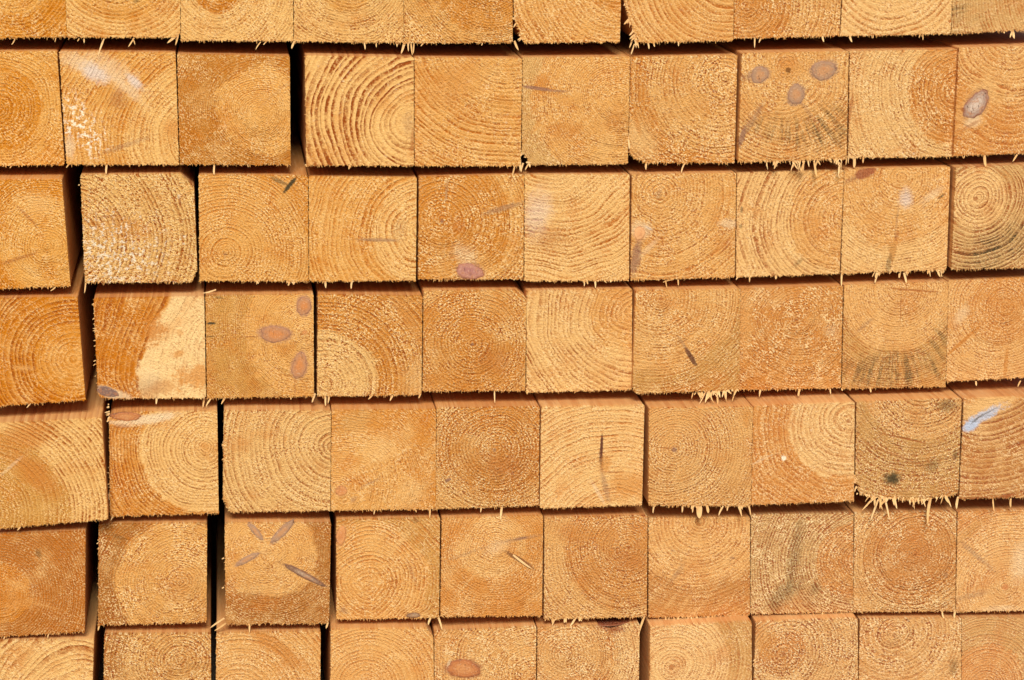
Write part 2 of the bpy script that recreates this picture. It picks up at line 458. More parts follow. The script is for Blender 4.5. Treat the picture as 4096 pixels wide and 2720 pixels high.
GROUP = 'square sawn timbers stacked in rows'
def make_beam(B, k):
    rnd = random.Random(1000 + k)
    root = bpy.data.objects.new('sawn_timber', None)
    root.empty_display_size = .03
    scene.collection.objects.link(root)
    root.location = Vector(B['at'])/1000
    root['label'] = B['label']; root['category'] = 'timber'; root['group'] = GROUP; root['kind'] = 'thing'
    link('planed_body', body_mesh(B['poly']), wood_mat(B, k, True), root)
    link('sawn_end', end_mesh(B['poly'], rnd, B['fr'], B['frl']), wood_mat(B, k), root)
    f = link('frayed_fringe', fringe_mesh(B['poly'], rnd, B['fr'], B['frl']), FRINGE, root)
    f['kind'] = 'stuff'
    for (x, z, a, c, ang, sty) in B['knots']:
        link('bark_patch' if sty == 'bark' else 'knot', knot_mesh(a, c, ang, rnd), KNOT[sty], root, (x/1000, 0, z/1000), True)
    for (x, z, a, c, y) in B['top']:                          # a dark knot hole opening in the top face
        o = link('knot', knot_mesh(a, c, .1, rnd), KNOT['red'], root, (x/1000, y/1000, z/1000 - .0006), True)
        o.rotation_euler = (math.radians(-90), 0, 0)
    for (ax, az, tx, tz, w, fwd, y0) in B['spl']:
        bm = bmesh.new()
        blade(bm, (0, 0), (tx-ax, tz-az), w, fwd, rnd.uniform(-.10, .10), rnd)
        bmesh.ops.recalc_face_normals(bm, faces=bm.faces)
        link('splinter', bm, SPLINTER, root, (ax/1000, y0/1000, az/1000))
    return root

BEAMS = [
    {'at': (-448.1,0,727.0),'poly': [(-49.8,47.2),(51.0,47.4),(50.5,-47.3),(-51.0,-47.4)],'pith': (5.8,5.5),'sp': 2.82,'R0': 32.6,'ci': 'M','co': 'O','line': 'L','rin': 0.66,'rout': 0.72,'warp': 5,'var': 0.6,'diag': 0.2,'white': 0.45,'speck': 0.6,'fr': 1.0,'frl': 0.35,'label': 'orange timber end in the top left corner,sprinkled with pale chips','vivid': 1.07,'spots': [],'knots': [],'top': [],'spl': [(5.4,-48.0,1.7,-53.1,1.04,0.21,0),(40.7,-47.3,39.7,-51.7,0.87,0.24,0)]},
    {'at': (-346.4,0,726.8),'poly': [(-50.3,48.7),(51.0,47.8),(48.5,-44.0),(44.6,-48.7),(-51.0,-47.3)],'pith': (-4.3,20.0),'sp': 3.74,'R0': 52.8,'ci': 'M','co': 'P','line': 'L','rin': 0.72,'rout': 0.9,'warp': 4,'var': 0.6,'diag': 0.2,'white': 0.15,'speck': 0.6,'fr': 1.0,'frl': 0.35,'label': 'top row timber with wide smiling rings and a torn lower right corner','vivid': 1.06,'spots': [(10.6,-16.4,3.1,1.8,-0.0,'mold',0.5,0.6,0.5,0)],'knots': [],'top': [],'spl': [(-18.8,-48.9,-23.7,-65.0,1.41,0.25,0),(7.6,-48.7,2.1,-56.3,1.23,0.29,0),(6.3,-49.3,7.7,-54.9,1.06,0.23,0),(-36.5,-48.7,-36.4,-52.6,1.06,0.28,0),(45.9,-46.2,36.5,-53.6,2.47,0.06,0),(47.1,-44.9,43.7,-55.7,1.41,0.17,0),(-40.7,-48.6,-42.4,-51.0,0.88,0.29,0)]},
    {'at': (-247.0,0,722.9),'poly': [(-48.0,49.6),(50.7,48.7),(49.3,-49.6),(-50.7,-47.5)],'pith': (-19.1,1.1),'sp': 2.65,'R0': 23.9,'ci': 'D','co': 'P','line': 'L','rin': 0.42,'rout': 0.54,'warp': 5,'var': 0.6,'diag': 0.15,'white': 0.15,'speck': 0.6,'fr': 1.0,'frl': 0.35,'label': 'top row timber with a dark orange heart cut by the photo edge','vivid': 1.05,'spots': [],'knots': [],'top': [],'spl': [(20.1,-50.0,15.9,-57.0,1.06,0.21,0),(50.3,-49.6,47.4,-56.2,1.95,0.28,0),(25.1,-49.5,22.2,-52.5,1.06,0.08,0)]},
    {'at': (-147.5,0,720.6),'poly': [(-48.1,50.0),(49.5,49.2),(49.0,-50.0),(-49.5,-47.5)],'pith': (1.6,13.2),'sp': 2.46,'R0': 33.5,'ci': 'M','co': 'P','line': 'L','rin': 0.48,'rout': 0.48,'warp': 5,'var': 0.6,'diag': 0.2,'white': 0.15,'speck': 0.72,'fr': 1.0,'frl': 0.35,'label': 'pale top row timber over the widest black gap of the second row','vivid': 1.05,'spots': [],'knots': [],'top': [],'spl': [(13.3,-49.6,13.5,-55.8,1.25,0.17,0),(24.3,-49.2,24.5,-54.1,1.07,0.11,0),(42.6,-48.8,42.9,-54.0,1.07,0.19,0),(50.0,-48.9,45.8,-59.8,1.97,0.19,0)]},
    {'at': (-48.7,0,719.0),'poly': [(-48.9,49.6),(49.1,48.8),(49.4,-49.6),(-49.4,-48.9)],'pith': (28.7,15.6),'sp': 2.03,'R0': 56.4,'ci': 'O','co': 'M','line': 'L','rin': 0.6,'rout': 0.66,'warp': 5,'var': 0.6,'diag': 0.2,'white': 0.15,'speck': 0.84,'fr': 1.0,'frl': 0.35,'label': 'orange grainy top row timber,fifth from left,with splinters at its lower left','vivid': 1.04,'spots': [],'knots': [],'top': [],'spl': [(-45.7,-47.4,-45.2,-56.4,1.44,0.05,0),(-43.2,-49.3,-42.1,-60.1,1.44,0.1,0),(-40.5,-48.7,-41.4,-58.4,1.26,0.12,0),(51.0,-48.5,54.8,-56.6,2.16,0.28,0),(-32.0,-49.1,-34.5,-51.9,1.08,0.24,0),(21.9,-49.9,20.6,-52.1,0.9,0.09,0)]},
    {'at': (51.2,0,718.3),'poly': [(-49.9,49.6),(49.9,48.7),(48.2,-49.6),(-39.5,-49.4),(-45.0,-37.8),(-49.4,-23.1)],'pith': (45.3,6.2),'sp': 3.63,'R0': 27.2,'ci': 'O','co': 'M','line': 'L','rin': 0.6,'rout': 0.72,'warp': 5,'var': 0.6,'diag': 0.2,'white': 0.15,'speck': 0.6,'fr': 1.0,'frl': 0.35,'label': 'top row timber with a rounded frayed lower left edge,left of the black slot','vivid': 1.03,'spots': [],'knots': [],'top': [],'spl': [(-47.5,-27.3,-49.1,-27.4,0.86,0.39,0),(-46.3,-30.7,-49.8,-35.6,1.33,0.27,0),(-40.8,-45.1,-41.5,-46.8,1.07,0.07,0),(-41.8,-42.0,-44.9,-42.9,1.41,0.28,0),(-47.7,-27.5,-48.1,-29.4,1.24,0.28,0),(-41.3,-43.8,-42.3,-45.8,1.34,0.17,0),(-42.2,-41.0,-44.7,-43.4,1.93,0.05,0),(-47.8,-26.6,-50.1,-28.3,1.67,0.04,0),(-41.6,-42.8,-45.4,-47.4,0.68,0.14,0),(-40.6,-45.6,-41.6,-47.3,1.89,0.22,0),(-47.7,-26.7,-51.1,-27.6,1.59,0.12,0),(-40.9,-44.3,-45.4,-47.9,0.59,0.3,0),(-48.1,-25.9,-48.9,-26.9,1.88,0.01,0),(-40.9,-44.3,-46.3,-47.0,1.46,0.32,0)]},
    {'at': (152.7,-5,717.7),'poly': [(-51.1,49.6),(50.5,48.7),(51.1,-48.8),(-36.5,-49.6),(-46.3,-27.2),(-50.4,-10.9)],'pith': (48.9,17.3),'sp': 4.34,'R0': 34.3,'ci': 'M','co': 'M','line': 'L','rin': 0.72,'rout': 0.96,'warp': 5,'var': 0.6,'diag': 0.2,'white': 0.15,'speck': 0.6,'fr': 1.0,'frl': 0.35,'label': 'top row timber with a heavily shredded left edge beside the black slot','vivid': 1.02,'spots': [],'knots': [],'top': [],'spl': [(-40.6,-50.9,-44.0,-60.4,1.28,0.08,0),(-41.9,-44.7,-46.0,-54.1,1.46,0.16,0),(-28.2,-49.2,-27.8,-55.7,1.65,0.09,0),(-22.7,-49.7,-21.8,-53.7,1.28,0.26,0),(0.3,-49.0,0.3,-53.5,1.1,0.12,0),(-39.9,-41.7,-41.5,-45.3,0.76,0.15,0),(-38.3,-47.5,-38.3,-51.0,0.68,0.11,0),(-39.5,-43.9,-39.5,-47.5,1.7,0.31,0),(-41.8,-36.0,-44.4,-42.3,0.96,0.19,0),(-41.7,-37.0,-41.6,-40.2,1.93,0.26,0),(-45.4,-24.5,-47.0,-27.5,0.95,0.12,0),(-39.6,-41.9,-45.2,-46.6,1.76,0.14,0),(-39.5,-44.0,-38.7,-54.3,1.31,0.21,0),(-40.7,-38.6,-45.7,-43.1,1.6,0.29,0),(-45.3,-27.0,-43.4,-29.7,1.36,0.35,0),(-44.5,-27.4,-47.6,-32.4,0.81,0.3,0),(-43.2,-30.9,-45.8,-30.9,1.85,0.04,0),(-44.1,-28.9,-45.5,-33.9,1.16,0.14,0),(-49.1,-13.1,-51.0,-16.2,1.06,0.38,0),(-38.9,-44.2,-44.6,-47.6,1.35,0.39,0),(-38.6,-45.5,-40.7,-48.2,1.4,0.38,0),(-44.7,-26.6,-46.8,-29.6,0.76,0.24,0),(-38.1,-46.7,-41.0,-48.8,1.86,0.0,0),(-44.3,-27.5,-46.8,-29.7,1.83,0.23,0),(-38.3,-47.8,-37.4,-54.7,1.11,0.34,0),(-44.4,-27.9,-45.8,-32.4,1.16,0.13,0),(-43.5,-29.9,-46.7,-30.0,1.25,0.05,0),(-44.7,-27.4,-46.1,-35.7,0.57,0.21,0),(-37.5,-49.1,-38.8,-51.9,0.77,0.4,0),(-44.6,-26.6,-51.5,-32.2,1.84,0.36,0),(-37.7,-48.9,-38.4,-52.3,0.98,0.21,0)]},
    {'at': (255.4,0,718.7),'poly': [(-50.9,48.5),(50.9,47.7),(49.4,-47.6),(-49.8,-48.5)],'pith': (-38.8,-18.3),'sp': 3.47,'R0': 44.0,'ci': 'O','co': 'M','line': 'L','rin': 0.72,'rout': 0.6,'warp': 5,'var': 0.6,'diag': 0.2,'white': 0.15,'speck': 0.84,'fr': 1.0,'frl': 0.35,'label': 'top row timber with orange bullseye rings near its left edge','vivid': 1.01,'spots': [],'knots': [],'top': [],'spl': [(-30.0,-47.4,-30.4,-57.5,1.3,0.17,0),(-23.8,-47.3,-26.5,-53.0,1.3,0.14,0),(33.5,-47.7,34.7,-53.0,1.67,0.24,0)]},
    {'at': (358.5,0,718.8),'poly': [(-50.7,47.6),(51.6,47.9),(52.5,-47.0),(-52.5,-47.9)],'pith': (-5.8,16.6),'sp': 5.59,'R0': 46.6,'ci': 'P','co': 'P','line': 'L','rin': 0.72,'rout': 0.84,'warp': 5,'var': 0.6,'diag': 0.2,'white': 0.3,'speck': 0.6,'fr': 1.0,'frl': 0.35,'label': 'pale top row timber with very wide rings,second from the right','vivid': 1.01,'spots': [],'knots': [],'top': [],'spl': [(-43.8,-47.5,-41.4,-53.6,1.86,0.2,0),(-21.3,-47.3,-22.0,-50.6,1.12,0.06,0),(25.8,-47.1,25.6,-52.9,1.12,0.11,0),(23.7,-46.3,22.3,-50.8,1.12,0.16,0),(-50.0,-41.6,-53.4,-48.6,1.49,0.28,0)]},
    {'at': (463.3,0,721.0),'poly': [(-52.9,47.9),(52.0,49.3),(52.9,-45.2),(-51.6,-49.3)],'pith': (72.3,-6.0),'sp': 2.82,'R0': 47.0,'ci': 'G','co': 'G','line': 'L','rin': 0.54,'rout': 0.66,'warp': 5,'var': 0.6,'diag': 0.2,'white': 0.15,'speck': 0.6,'fr': 1.0,'frl': 0.35,'label': 'greyish mould-speckled timber end in the top right corner','vivid': 1.0,'spots': [(-45.1,-27.8,10.6,21.2,-0.17,'mold',0.56,0.6,0.9,1),(-26.4,-38.6,14.1,7.1,-0.0,'mold',0.3,0.6,0.9,1)],'knots': [],'top': [],'spl': [(8.2,-47.3,4.9,-54.0,1.69,0.27,0),(8.0,-48.4,9.1,-54.8,2.07,0.19,0),(-1.0,-47.1,-0.4,-50.0,1.51,0.05,0)]},
    {'at': (-455.4,-2,617.3),'poly': [(-50.7,51.4),(48.6,49.9),(50.7,-51.4),(-50.1,-50.9)],'pith': (-3.6,1.0),'sp': 3.32,'R0': 37.6,'ci': 'O','co': 'M','line': 'L','rin': 0.54,'rout': 0.54,'warp': 5,'var': 0.6,'diag': 0.2,'white': 0.15,'speck': 0.6,'fr': 1.0,'frl': 0.35,'label': 'orange timber with half a bullseye at the left edge,second row','vivid': 1.07,'spots': [(39.4,44.5,8.8,3.1,-0.61,'Bn',0.35,0.7,0.5,0)],'knots': [],'top': [],'spl': [(3.9,-51.0,2.0,-53.5,1.06,0.24,0)]},
    {'at': (-353.8,-2,615.5),'poly': [(-51.0,51.7),(51.0,48.9),(50.6,-51.7),(-49.3,-49.6)],'pith': (72.5,-26.4),'sp': 3.79,'R0': 64.7,'ci': 'P','co': 'M','line': 'L','rin': 0.66,'rout': 0.9,'warp': 9,'var': 0.6,'diag': 0.5,'white': 0.25,'speck': 0.6,'fr': 1.0,'frl': 0.35,'label': 'timber with bluish white stains and white chips,second row left','vivid': 1.06,'spots': [(-35.8,42.2,19.0,8.9,-0.44,'paper',0.6,0.7,0.7,0),(-4.8,33.2,33.5,12.3,-0.66,'paper',0.55,0.8,0.9,0),(-20.6,32.2,14.5,8.9,-0.52,'blue',0.65,0.7,0.6,0),(13.6,24.3,9.4,4.9,-0.7,'blue',0.7,0.7,0.6,0),(9.0,15.7,21.2,4.5,-0.79,'paper',0.45,0.7,0.6,0),(-35.9,-13.2,16.7,26.8,0.44,'chip',0.95,0.7,1.6,2),(-22.0,-29.6,15.6,8.9,-0.52,'chip',0.7,0.8,1.6,2),(-1.0,8.5,8.9,10.0,-0.35,'L2',0.5,0.8,1.2,0),(2.2,-33.8,26.8,2.5,0.31,'gray',0.45,0.7,0.3,0),(45.6,-18.4,11.2,8.9,-0.0,'O',0.7,0.7,0.5,0),(-45.9,-34.1,5.4,11.2,-0.0,'paper',0.6,0.5,0.5,0)],'knots': [],'top': [],'spl': [(-13.7,-49.7,-14.0,-59.0,1.78,0.16,0),(-47.2,-49.1,-49.8,-52.5,1.25,0.19,0),(-24.7,-50.1,-24.8,-52.3,0.89,0.23,0)]},
    {'at': (-251.9,-2,612.5),'poly': [(-49.5,50.8),(50.5,47.5),(49.1,-50.8),(-50.5,-48.7)],'pith': (23.9,-2.4),'sp': 1.8,'R0': 40.5,'ci': 'M','co': 'D2','line': 'L','rin': 0.42,'rout': 0.54,'warp': 5,'var': 0.6,'diag': 0.45,'white': 0.15,'speck': 0.6,'fr': 1.0,'frl': 0.35,'label': 'two-tone timber,brown left side and pale heart,left of the wide black gap','vivid': 1.05,'spots': [(32.9,34.0,0.9,15.8,0.1,'P',0.6,0.8,0.3,0),(28.5,31.6,0.9,18.0,-0.1,'P',0.5,0.8,0.3,0),(36.7,14.1,24.8,1.4,0.7,'gray',0.25,0.8,0.3,0)],'knots': [],'top': [],'spl': [(-19.6,-49.3,-19.4,-58.8,1.8,0.21,0),(10.3,-50.0,10.9,-52.5,0.9,0.17,0)]},
    {'at': (-139.5,-8,610.1),'poly': [(-48.4,50.9),(49.2,47.8),(48.4,-50.9),(-49.2,-48.4)],'pith': (47.5,-11.1),'sp': 4.99,'R0': 34.1,'ci': 'P','co': 'P','line': 'L3','rin': 0.42,'rout': 1.32,'warp': 7,'var': 0.6,'diag': 0.2,'white': 0.35,'speck': 0.36,'fr': 1.0,'frl': 0.35,'label': 'timber with bold wide reddish rings,right of the wide black gap','vivid': 1.05,'spots': [(43.7,-12.3,6.8,13.6,-0.0,'gray',0.3,0.8,0.5,0),(47.3,-27.5,1.8,13.6,-0.07,'L2',0.5,0.6,0.4,0)],'knots': [],'top': [],'spl': [(-10.0,-48.9,-11.0,-52.9,1.45,0.28,0),(-49.3,-47.7,-50.8,-48.5,1.09,0.15,0)]},
    {'at': (-40.5,-2,606.5),'poly': [(-48.6,50.4),(49.6,48.2),(48.3,-50.4),(-49.6,-48.3)],'pith': (36.1,74.3),'sp': 3.67,'R0': 75.7,'ci': 'M','co': 'M','line': 'L','rin': 0.36,'rout': 0.84,'warp': 6,'var': 0.6,'diag': 0.7,'white': 0.35,'speck': 0.6,'fr': 1.0,'frl': 0.35,'label': 'timber with dashed pale saw streaks crossing its orange rings,second row middle','vivid': 1.04,'spots': [(-13.1,24.8,34.4,17.2,0.7,'O',0.5,0.5,0.8,0)],'knots': [],'top': [],'spl': [(48.1,-44.7,47.5,-55.2,1.47,0.15,0),(50.7,-48.0,49.0,-56.0,1.65,0.26,0),(43.0,-50.4,40.2,-60.2,1.29,0.1,0)]},
    {'at': (58.8,-2,605.7),'poly': [(-49.2,49.8),(49.8,49.2),(48.9,-49.8),(-40.7,-48.6),(-49.8,-36.3)],'pith': (38.6,12.0),'sp': 1.86,'R0': 78.9,'ci': 'M','co': 'G','line': 'L','rin': 0.48,'rout': 0.42,'warp': 5,'var': 0.6,'diag': 0.4,'white': 0.15,'speck': 0.6,'fr': 1.0,'frl': 0.35,'label': 'timber with a thin purple ray running in from its left edge','vivid': 1.03,'spots': [(-37.1,21.9,14.4,1.9,-0.14,'knotp',0.85,0.4,0.3,0),(-19.3,19.1,16.2,1.4,-0.07,'knotp',0.6,0.6,0.3,0),(37.1,-9.9,11.6,16.2,-0.0,'D',0.45,0.9,1.2,0)],'knots': [],'top': [],'spl': [(-43.3,-47.6,-46.9,-53.7,1.48,0.12,0),(-45.9,-46.6,-41.4,-47.4,1.67,0.26,0),(-45.5,-41.0,-47.4,-41.9,1.72,0.36,0),(-43.2,-44.9,-41.9,-51.2,1.36,0.17,0),(-48.4,-36.9,-51.9,-40.6,1.73,0.27,0),(-41.1,-47.3,-42.9,-51.2,0.63,0.34,0),(-49.0,-36.3,-49.8,-38.3,1.92,0.06,0),(-45.7,-40.7,-47.1,-41.6,0.72,0.15,0),(-48.4,-37.1,-49.5,-39.4,1.48,0.0,0),(-43.1,-45.2,-42.2,-47.6,0.64,0.28,0)]},
    {'at': (158.6,-2,605.0),'poly': [(-49.4,49.6),(50.2,50.0),(49.8,-50.0),(-33.8,-48.7),(-46.8,-42.8),(-50.2,-35.1)],'pith': (39.0,27.1),'sp': 3.74,'R0': 72.6,'ci': 'M','co': 'O','line': 'L','rin': 0.6,'rout': 0.6,'warp': 5,'var': 0.6,'diag': 0.2,'white': 0.15,'speck': 0.8999999999999999,'fr': 1.0,'frl': 0.35,'label': 'timber with a ragged broken lower left corner,second row','vivid': 1.02,'spots': [(-40.7,-26.2,16.4,25.7,0.61,'P',0.55,0.7,0.8,0),(-42.2,-12.1,2.3,14.0,0.26,'D',0.5,0.7,0.5,0)],'knots': [],'top': [],'spl': [(3.0,-49.0,0.2,-59.0,1.5,0.09,0),(-33.3,-47.6,-33.6,-54.9,2.06,0.21,0),(-50.4,-22.2,-50.1,-35.3,1.5,0.18,0)]},
    {'at': (261.6,-10,607.3),'poly': [(-50.4,50.2),(50.0,50.5),(51.4,-49.1),(-51.4,-50.5)],'pith': (-6.5,33.9),'sp': 3.05,'R0': 61.0,'ci': 'M','co': 'M','line': 'L','rin': 0.48,'rout': 0.78,'warp': 5,'var': 0.6,'diag': 0.2,'white': 0.15,'speck': 0.72,'fr': 1.6,'frl': 0.35,'label': 'timber with three grey knots,a pith hole and a shredded bottom edge','vivid': 1.01,'spots': [(-6.7,34.1,2.8,2.6,-0.0,'hole',1,0.35,0.35,0),(-6.5,34.5,17.6,15.2,-0.0,'O',0.35,0.9,0.6,0),(2.4,-23.3,56.3,16.4,-0.14,'mold',0.45,0.6,0.6,1),(37.0,-14.5,21.1,23.5,0.52,'mold',0.41,0.7,0.7,1),(-39.8,-13.0,24.6,3.5,1.01,'gray',0.55,0.6,0.3,0),(-48.4,-27.0,2.8,9.9,-0.26,'knotp',0.8,0.4,0.4,0),(11.4,-2.2,18.8,2.1,-0.87,'knotp',0.35,0.8,0.3,0),(-46.2,28.1,7.0,4.2,-0.0,'knotp',0.4,0.8,0.4,0)],'knots': [(-33.2,30.2,9.4,7.7,0.26,'p'),(27.0,33.3,13.4,8.9,0.17,'p'),(1.6,11.5,8.0,10.3,-0.26,'p')],'top': [],'spl': [(20.7,-50.9,22.1,-65.5,1.88,0.28,0),(45.0,-53.8,43.6,-66.0,1.5,0.19,0),(11.7,-50.8,7.8,-62.0,1.5,0.21,0),(-14.8,-49.8,-14.9,-53.0,1.12,0.29,0),(-23.7,-49.5,-24.6,-55.2,0.7,0.05,0),(-24.3,-49.5,-23.3,-58.3,0.72,0.21,0),(-13.7,-50.0,-17.7,-57.6,1.59,0.09,0),(-14.5,-49.9,-16.4,-55.0,1.09,0.09,0),(-15.6,-49.9,-17.8,-55.7,1.1,0.12,0),(-2.8,-50.3,-2.3,-54.0,0.62,0.4,0),(-24.0,-49.5,-25.0,-51.9,0.87,0.02,0),(-17.0,-49.8,-18.1,-53.9,1.9,0.25,0),(-15.1,-49.8,-15.0,-55.6,0.67,0.35,0),(-17.3,-49.8,-18.8,-54.4,0.73,0.33,0),(-10.8,-50.4,-14.1,-51.8,1.69,0.13,0),(46.8,-47.2,47.7,-50.6,0.86,0.01,0),(0.4,-50.5,5.9,-58.5,1.58,0.07,0),(0.9,-50.4,0.9,-53.8,0.92,0.27,0),(34.7,-48.1,37.9,-53.0,2.03,0.0,0),(41.9,-47.6,40.9,-54.5,2.05,0.21,0),(3.4,-50.2,6.0,-61.2,0.7,0.19,0),(34.5,-48.2,36.4,-50.7,1.81,0.18,0),(47.3,-47.2,46.2,-61.1,0.85,0.28,0),(10.9,-49.7,9.1,-60.4,0.69,0.39,0),(10.2,-49.8,9.4,-52.7,1.37,0.19,0),(44.3,-47.4,44.8,-50.4,1.7,0.28,0),(53.9,-46.7,53.6,-53.9,0.77,0.19,0),(14.7,-49.5,15.5,-56.3,1.27,0.28,0),(52.3,-46.9,50.6,-55.4,0.98,0.2,0),(43.4,-47.6,41.5,-52.1,0.71,0.17,0),(11.3,-49.7,10.4,-63.4,0.76,0.01,0),(38.3,-48.0,45.4,-55.2,1.62,0.11,0),(21.2,-49.0,20.6,-52.4,0.96,0.27,0),(4.3,-50.3,6.0,-52.8,0.75,0.39,0),(23.9,-48.8,24.3,-52.8,1.99,0.01,0),(1.1,-50.5,0.1,-53.2,1.44,0.33,0),(5.8,-50.1,7.5,-59.5,1.23,0.38,0),(7.1,-50.0,7.0,-54.5,1.94,0.18,0),(49.8,-47.1,48.9,-50.3,1.27,0.2,0),(2.9,-50.3,3.9,-53.2,2.03,0.01,0),(44.9,-47.4,46.8,-53.2,0.87,0.33,0),(6.8,-50.2,4.5,-53.3,1.09,0.1,0),(45.7,-47.4,43.5,-52.1,0.78,0.33,0),(1.3,-50.5,-2.9,-59.6,0.99,0.37,0),(41.1,-47.7,39.2,-53.5,1.27,0.21,0),(1.8,-50.4,1.1,-56.9,1.44,0.07,0),(23.1,-48.9,26.0,-55.0,1.32,0.22,0),(24.8,-48.8,22.1,-62.0,1.4,0.02,0),(42.2,-47.6,44.9,-56.3,1.35,0.11,0)]},
    {'at': (366.7,-2,606.7),'poly': [(-51.8,50.2),(51.8,50.3),(51.3,-50.3),(-49.6,-49.4)],'pith': (52.7,12.5),'sp': 4.04,'R0': 47.5,'ci': 'O','co': 'P','line': 'L','rin': 0.66,'rout': 0.54,'warp': 5,'var': 0.6,'diag': 0.2,'white': 0.3,'speck': 0.84,'fr': 1.0,'frl': 0.35,'label': 'timber with rings closing on its right edge,second row,second from right','vivid': 1.01,'spots': [(-49.9,-8.2,1.9,19.0,-0.14,'L2',0.6,0.6,0.5,0)],'knots': [],'top': [],'spl': [(-44.0,-48.3,-44.8,-59.0,2.85,0.07,0),(-35.0,-49.6,-35.2,-54.8,1.52,0.07,0)]},
    {'at': (469.6,-8,609.2),'poly': [(-52.4,50.1),(53.0,51.1),(53.0,-49.0),(-53.0,-51.1)],'pith': (-1.7,58.9),'sp': 4.55,'R0': 59.9,'ci': 'M','co': 'O','line': 'L','rin': 0.72,'rout': 0.72,'warp': 5,'var': 0.6,'diag': 0.2,'white': 0.15,'speck': 0.6,'fr': 1.0,'frl': 0.35,'label': 'timber with one big torn bluish knot,right end of second row','vivid': 1.0,'spots': [(-36.0,-9.6,13.9,17.3,-0.44,'P',0.4,0.8,0.5,0),(-26.0,9.2,18.0,9.6,0.79,'P',0.5,0.8,0.4,0),(-35.5,-19.2,9.6,6.0,0.52,'paper',0.6,0.5,0.8,0),(-44.6,-8.3,5.3,2.4,-0.52,'L2',0.8,0.4,0.6,0),(-37.8,-22.7,12.0,1.9,0.52,'L2',0.5,0.4,0.6,0)],'knots': [(-33.3,-3.1,10.1,16.3,-0.56,'b')],'top': [],'spl': [(-22.7,-50.6,-20.3,-63.1,2.3,0.14,0),(9.2,-51.2,4.1,-57.6,1.53,0.2,0),(-41.9,-50.8,-43.6,-53.7,1.15,0.24,0)]},
    {'at': (-454.6,-18,506.3),'poly': [(-47.5,49.9),(47.8,48.5),(51.0,-48.4),(-51.0,-49.9)],'pith': (32.8,-11.6),'sp': 2.24,'R0': 44.8,'ci': 'M','co': 'O','line': 'L','rin': 0.36,'rout': 0.84,'warp': 5,'var': 0.6,'diag': 0.4,'white': 0.15,'speck': 0.6,'fr': 1.0,'frl': 0.35,'label': 'left edge timber of the third row,dark rays crossing a pale heart','vivid': 1.07,'spots': [(16.0,16.1,16.1,1.8,-0.84,'L2',0.5,0.6,0.3,0),(6.1,-22.2,20.2,2.0,0.28,'L2',0.5,0.6,0.3,0),(26.1,27.9,17.9,11.2,-0.26,'P',0.4,0.6,0.9,0),(6.0,32.9,3.6,1.8,-0.52,'P',0.6,0.6,0.4,0),(17.2,-33.9,13.5,2.2,-0.7,'P',0.4,0.8,0.4,0)],'knots': [],'top': [],'spl': [(37.7,-49.3,32.9,-52.1,1.08,0.23,0)]},
    {'at': (-340.8,-2,505.6),'poly': [(-50.4,50.4),(38.9,49.5),(50.3,37.1),(50.8,-39.1),(45.9,-50.4),(-50.8,-48.7)],'pith': (-64.6,-8.8),'sp': 4.1,'R0': 27.3,'ci': 'P','co': 'P','line': 'L2','rin': 0.36,'rout': 0.84,'warp': 3,'var': 0.6,'diag': 0.2,'white': 1.0,'speck': 1.14,'fr': 1.0,'frl': 0.35,'label': 'timber with clipped right corners,freckled with white chips','vivid': 1.06,'spots': [(36.4,28.9,1.8,2.7,-0.0,'paper',0.9,0.4,0.3,0),(37.2,23.6,1.4,5.5,-0.0,'L2',0.7,0.5,0.3,0),(44.2,32.6,10.2,1.1,0.52,'O',0.6,0.6,0.3,0),(-29.3,12.1,10.2,0.9,0.07,'L2',0.6,0.5,0.9,0),(-24.8,-23.2,45.5,34.1,-0.0,'chip',0.85,0.7,1.8,2)],'knots': [],'top': [],'spl': [(-50.3,-48.7,-51.9,-58.2,1.27,0.13,0),(-51.6,41.5,-52.8,41.2,1.09,0.28,0),(28.7,-50.1,28.9,-52.4,1.09,0.12,0)]},
    {'at': (-237.8,-2,503.4),'poly': [(-48.1,50.4),(50.4,47.6),(48.8,-50.4),(-50.4,-47.7)],'pith': (-25.9,-22.3),'sp': 2.99,'R0': 75.9,'ci': 'M','co': 'O','line': 'L','rin': 0.6,'rout': 0.36,'warp': 4,'var': 0.6,'diag': 0.2,'white': 0.15,'speck': 0.72,'fr': 1.0,'frl': 0.35,'label': 'timber with a bullseye low left and black mould flecks at upper right','vivid': 1.05,'spots': [(33.3,38.8,9.7,2.1,0.87,'mold',1,0.5,0.8,0),(25.1,42.8,9.2,2.3,-0.52,'mold',0.6,0.6,0.9,0),(-26.6,-23.3,1.8,1.8,-0.0,'gray',0.5,0.6,0.3,0)],'knots': [],'top': [],'spl': [(31.4,-50.5,29.7,-54.0,1.87,0.28,0),(34.3,-50.6,34.7,-52.5,1.87,0.1,0),(24.9,-50.1,25.1,-51.6,0.56,0.16,0),(36.0,-50.7,36.4,-52.2,0.71,0.28,0),(2.3,-48.9,2.0,-50.2,1.73,0.32,0),(35.7,-50.7,35.5,-51.8,1.52,0.23,0),(29.4,-50.4,29.8,-51.5,1.26,0.24,0),(1.4,-48.8,1.7,-52.8,0.83,0.01,0),(36.4,-50.7,36.7,-51.7,1.71,0.13,0),(3.2,-48.9,2.9,-49.9,0.83,0.19,0),(35.9,-50.7,34.5,-53.5,1.79,0.0,0),(3.8,-49.0,4.3,-50.3,1.09,0.3,0),(1.3,-49.0,3.3,-51.3,1.6,0.37,0),(29.1,-50.3,28.8,-51.3,0.65,0.08,0)]},
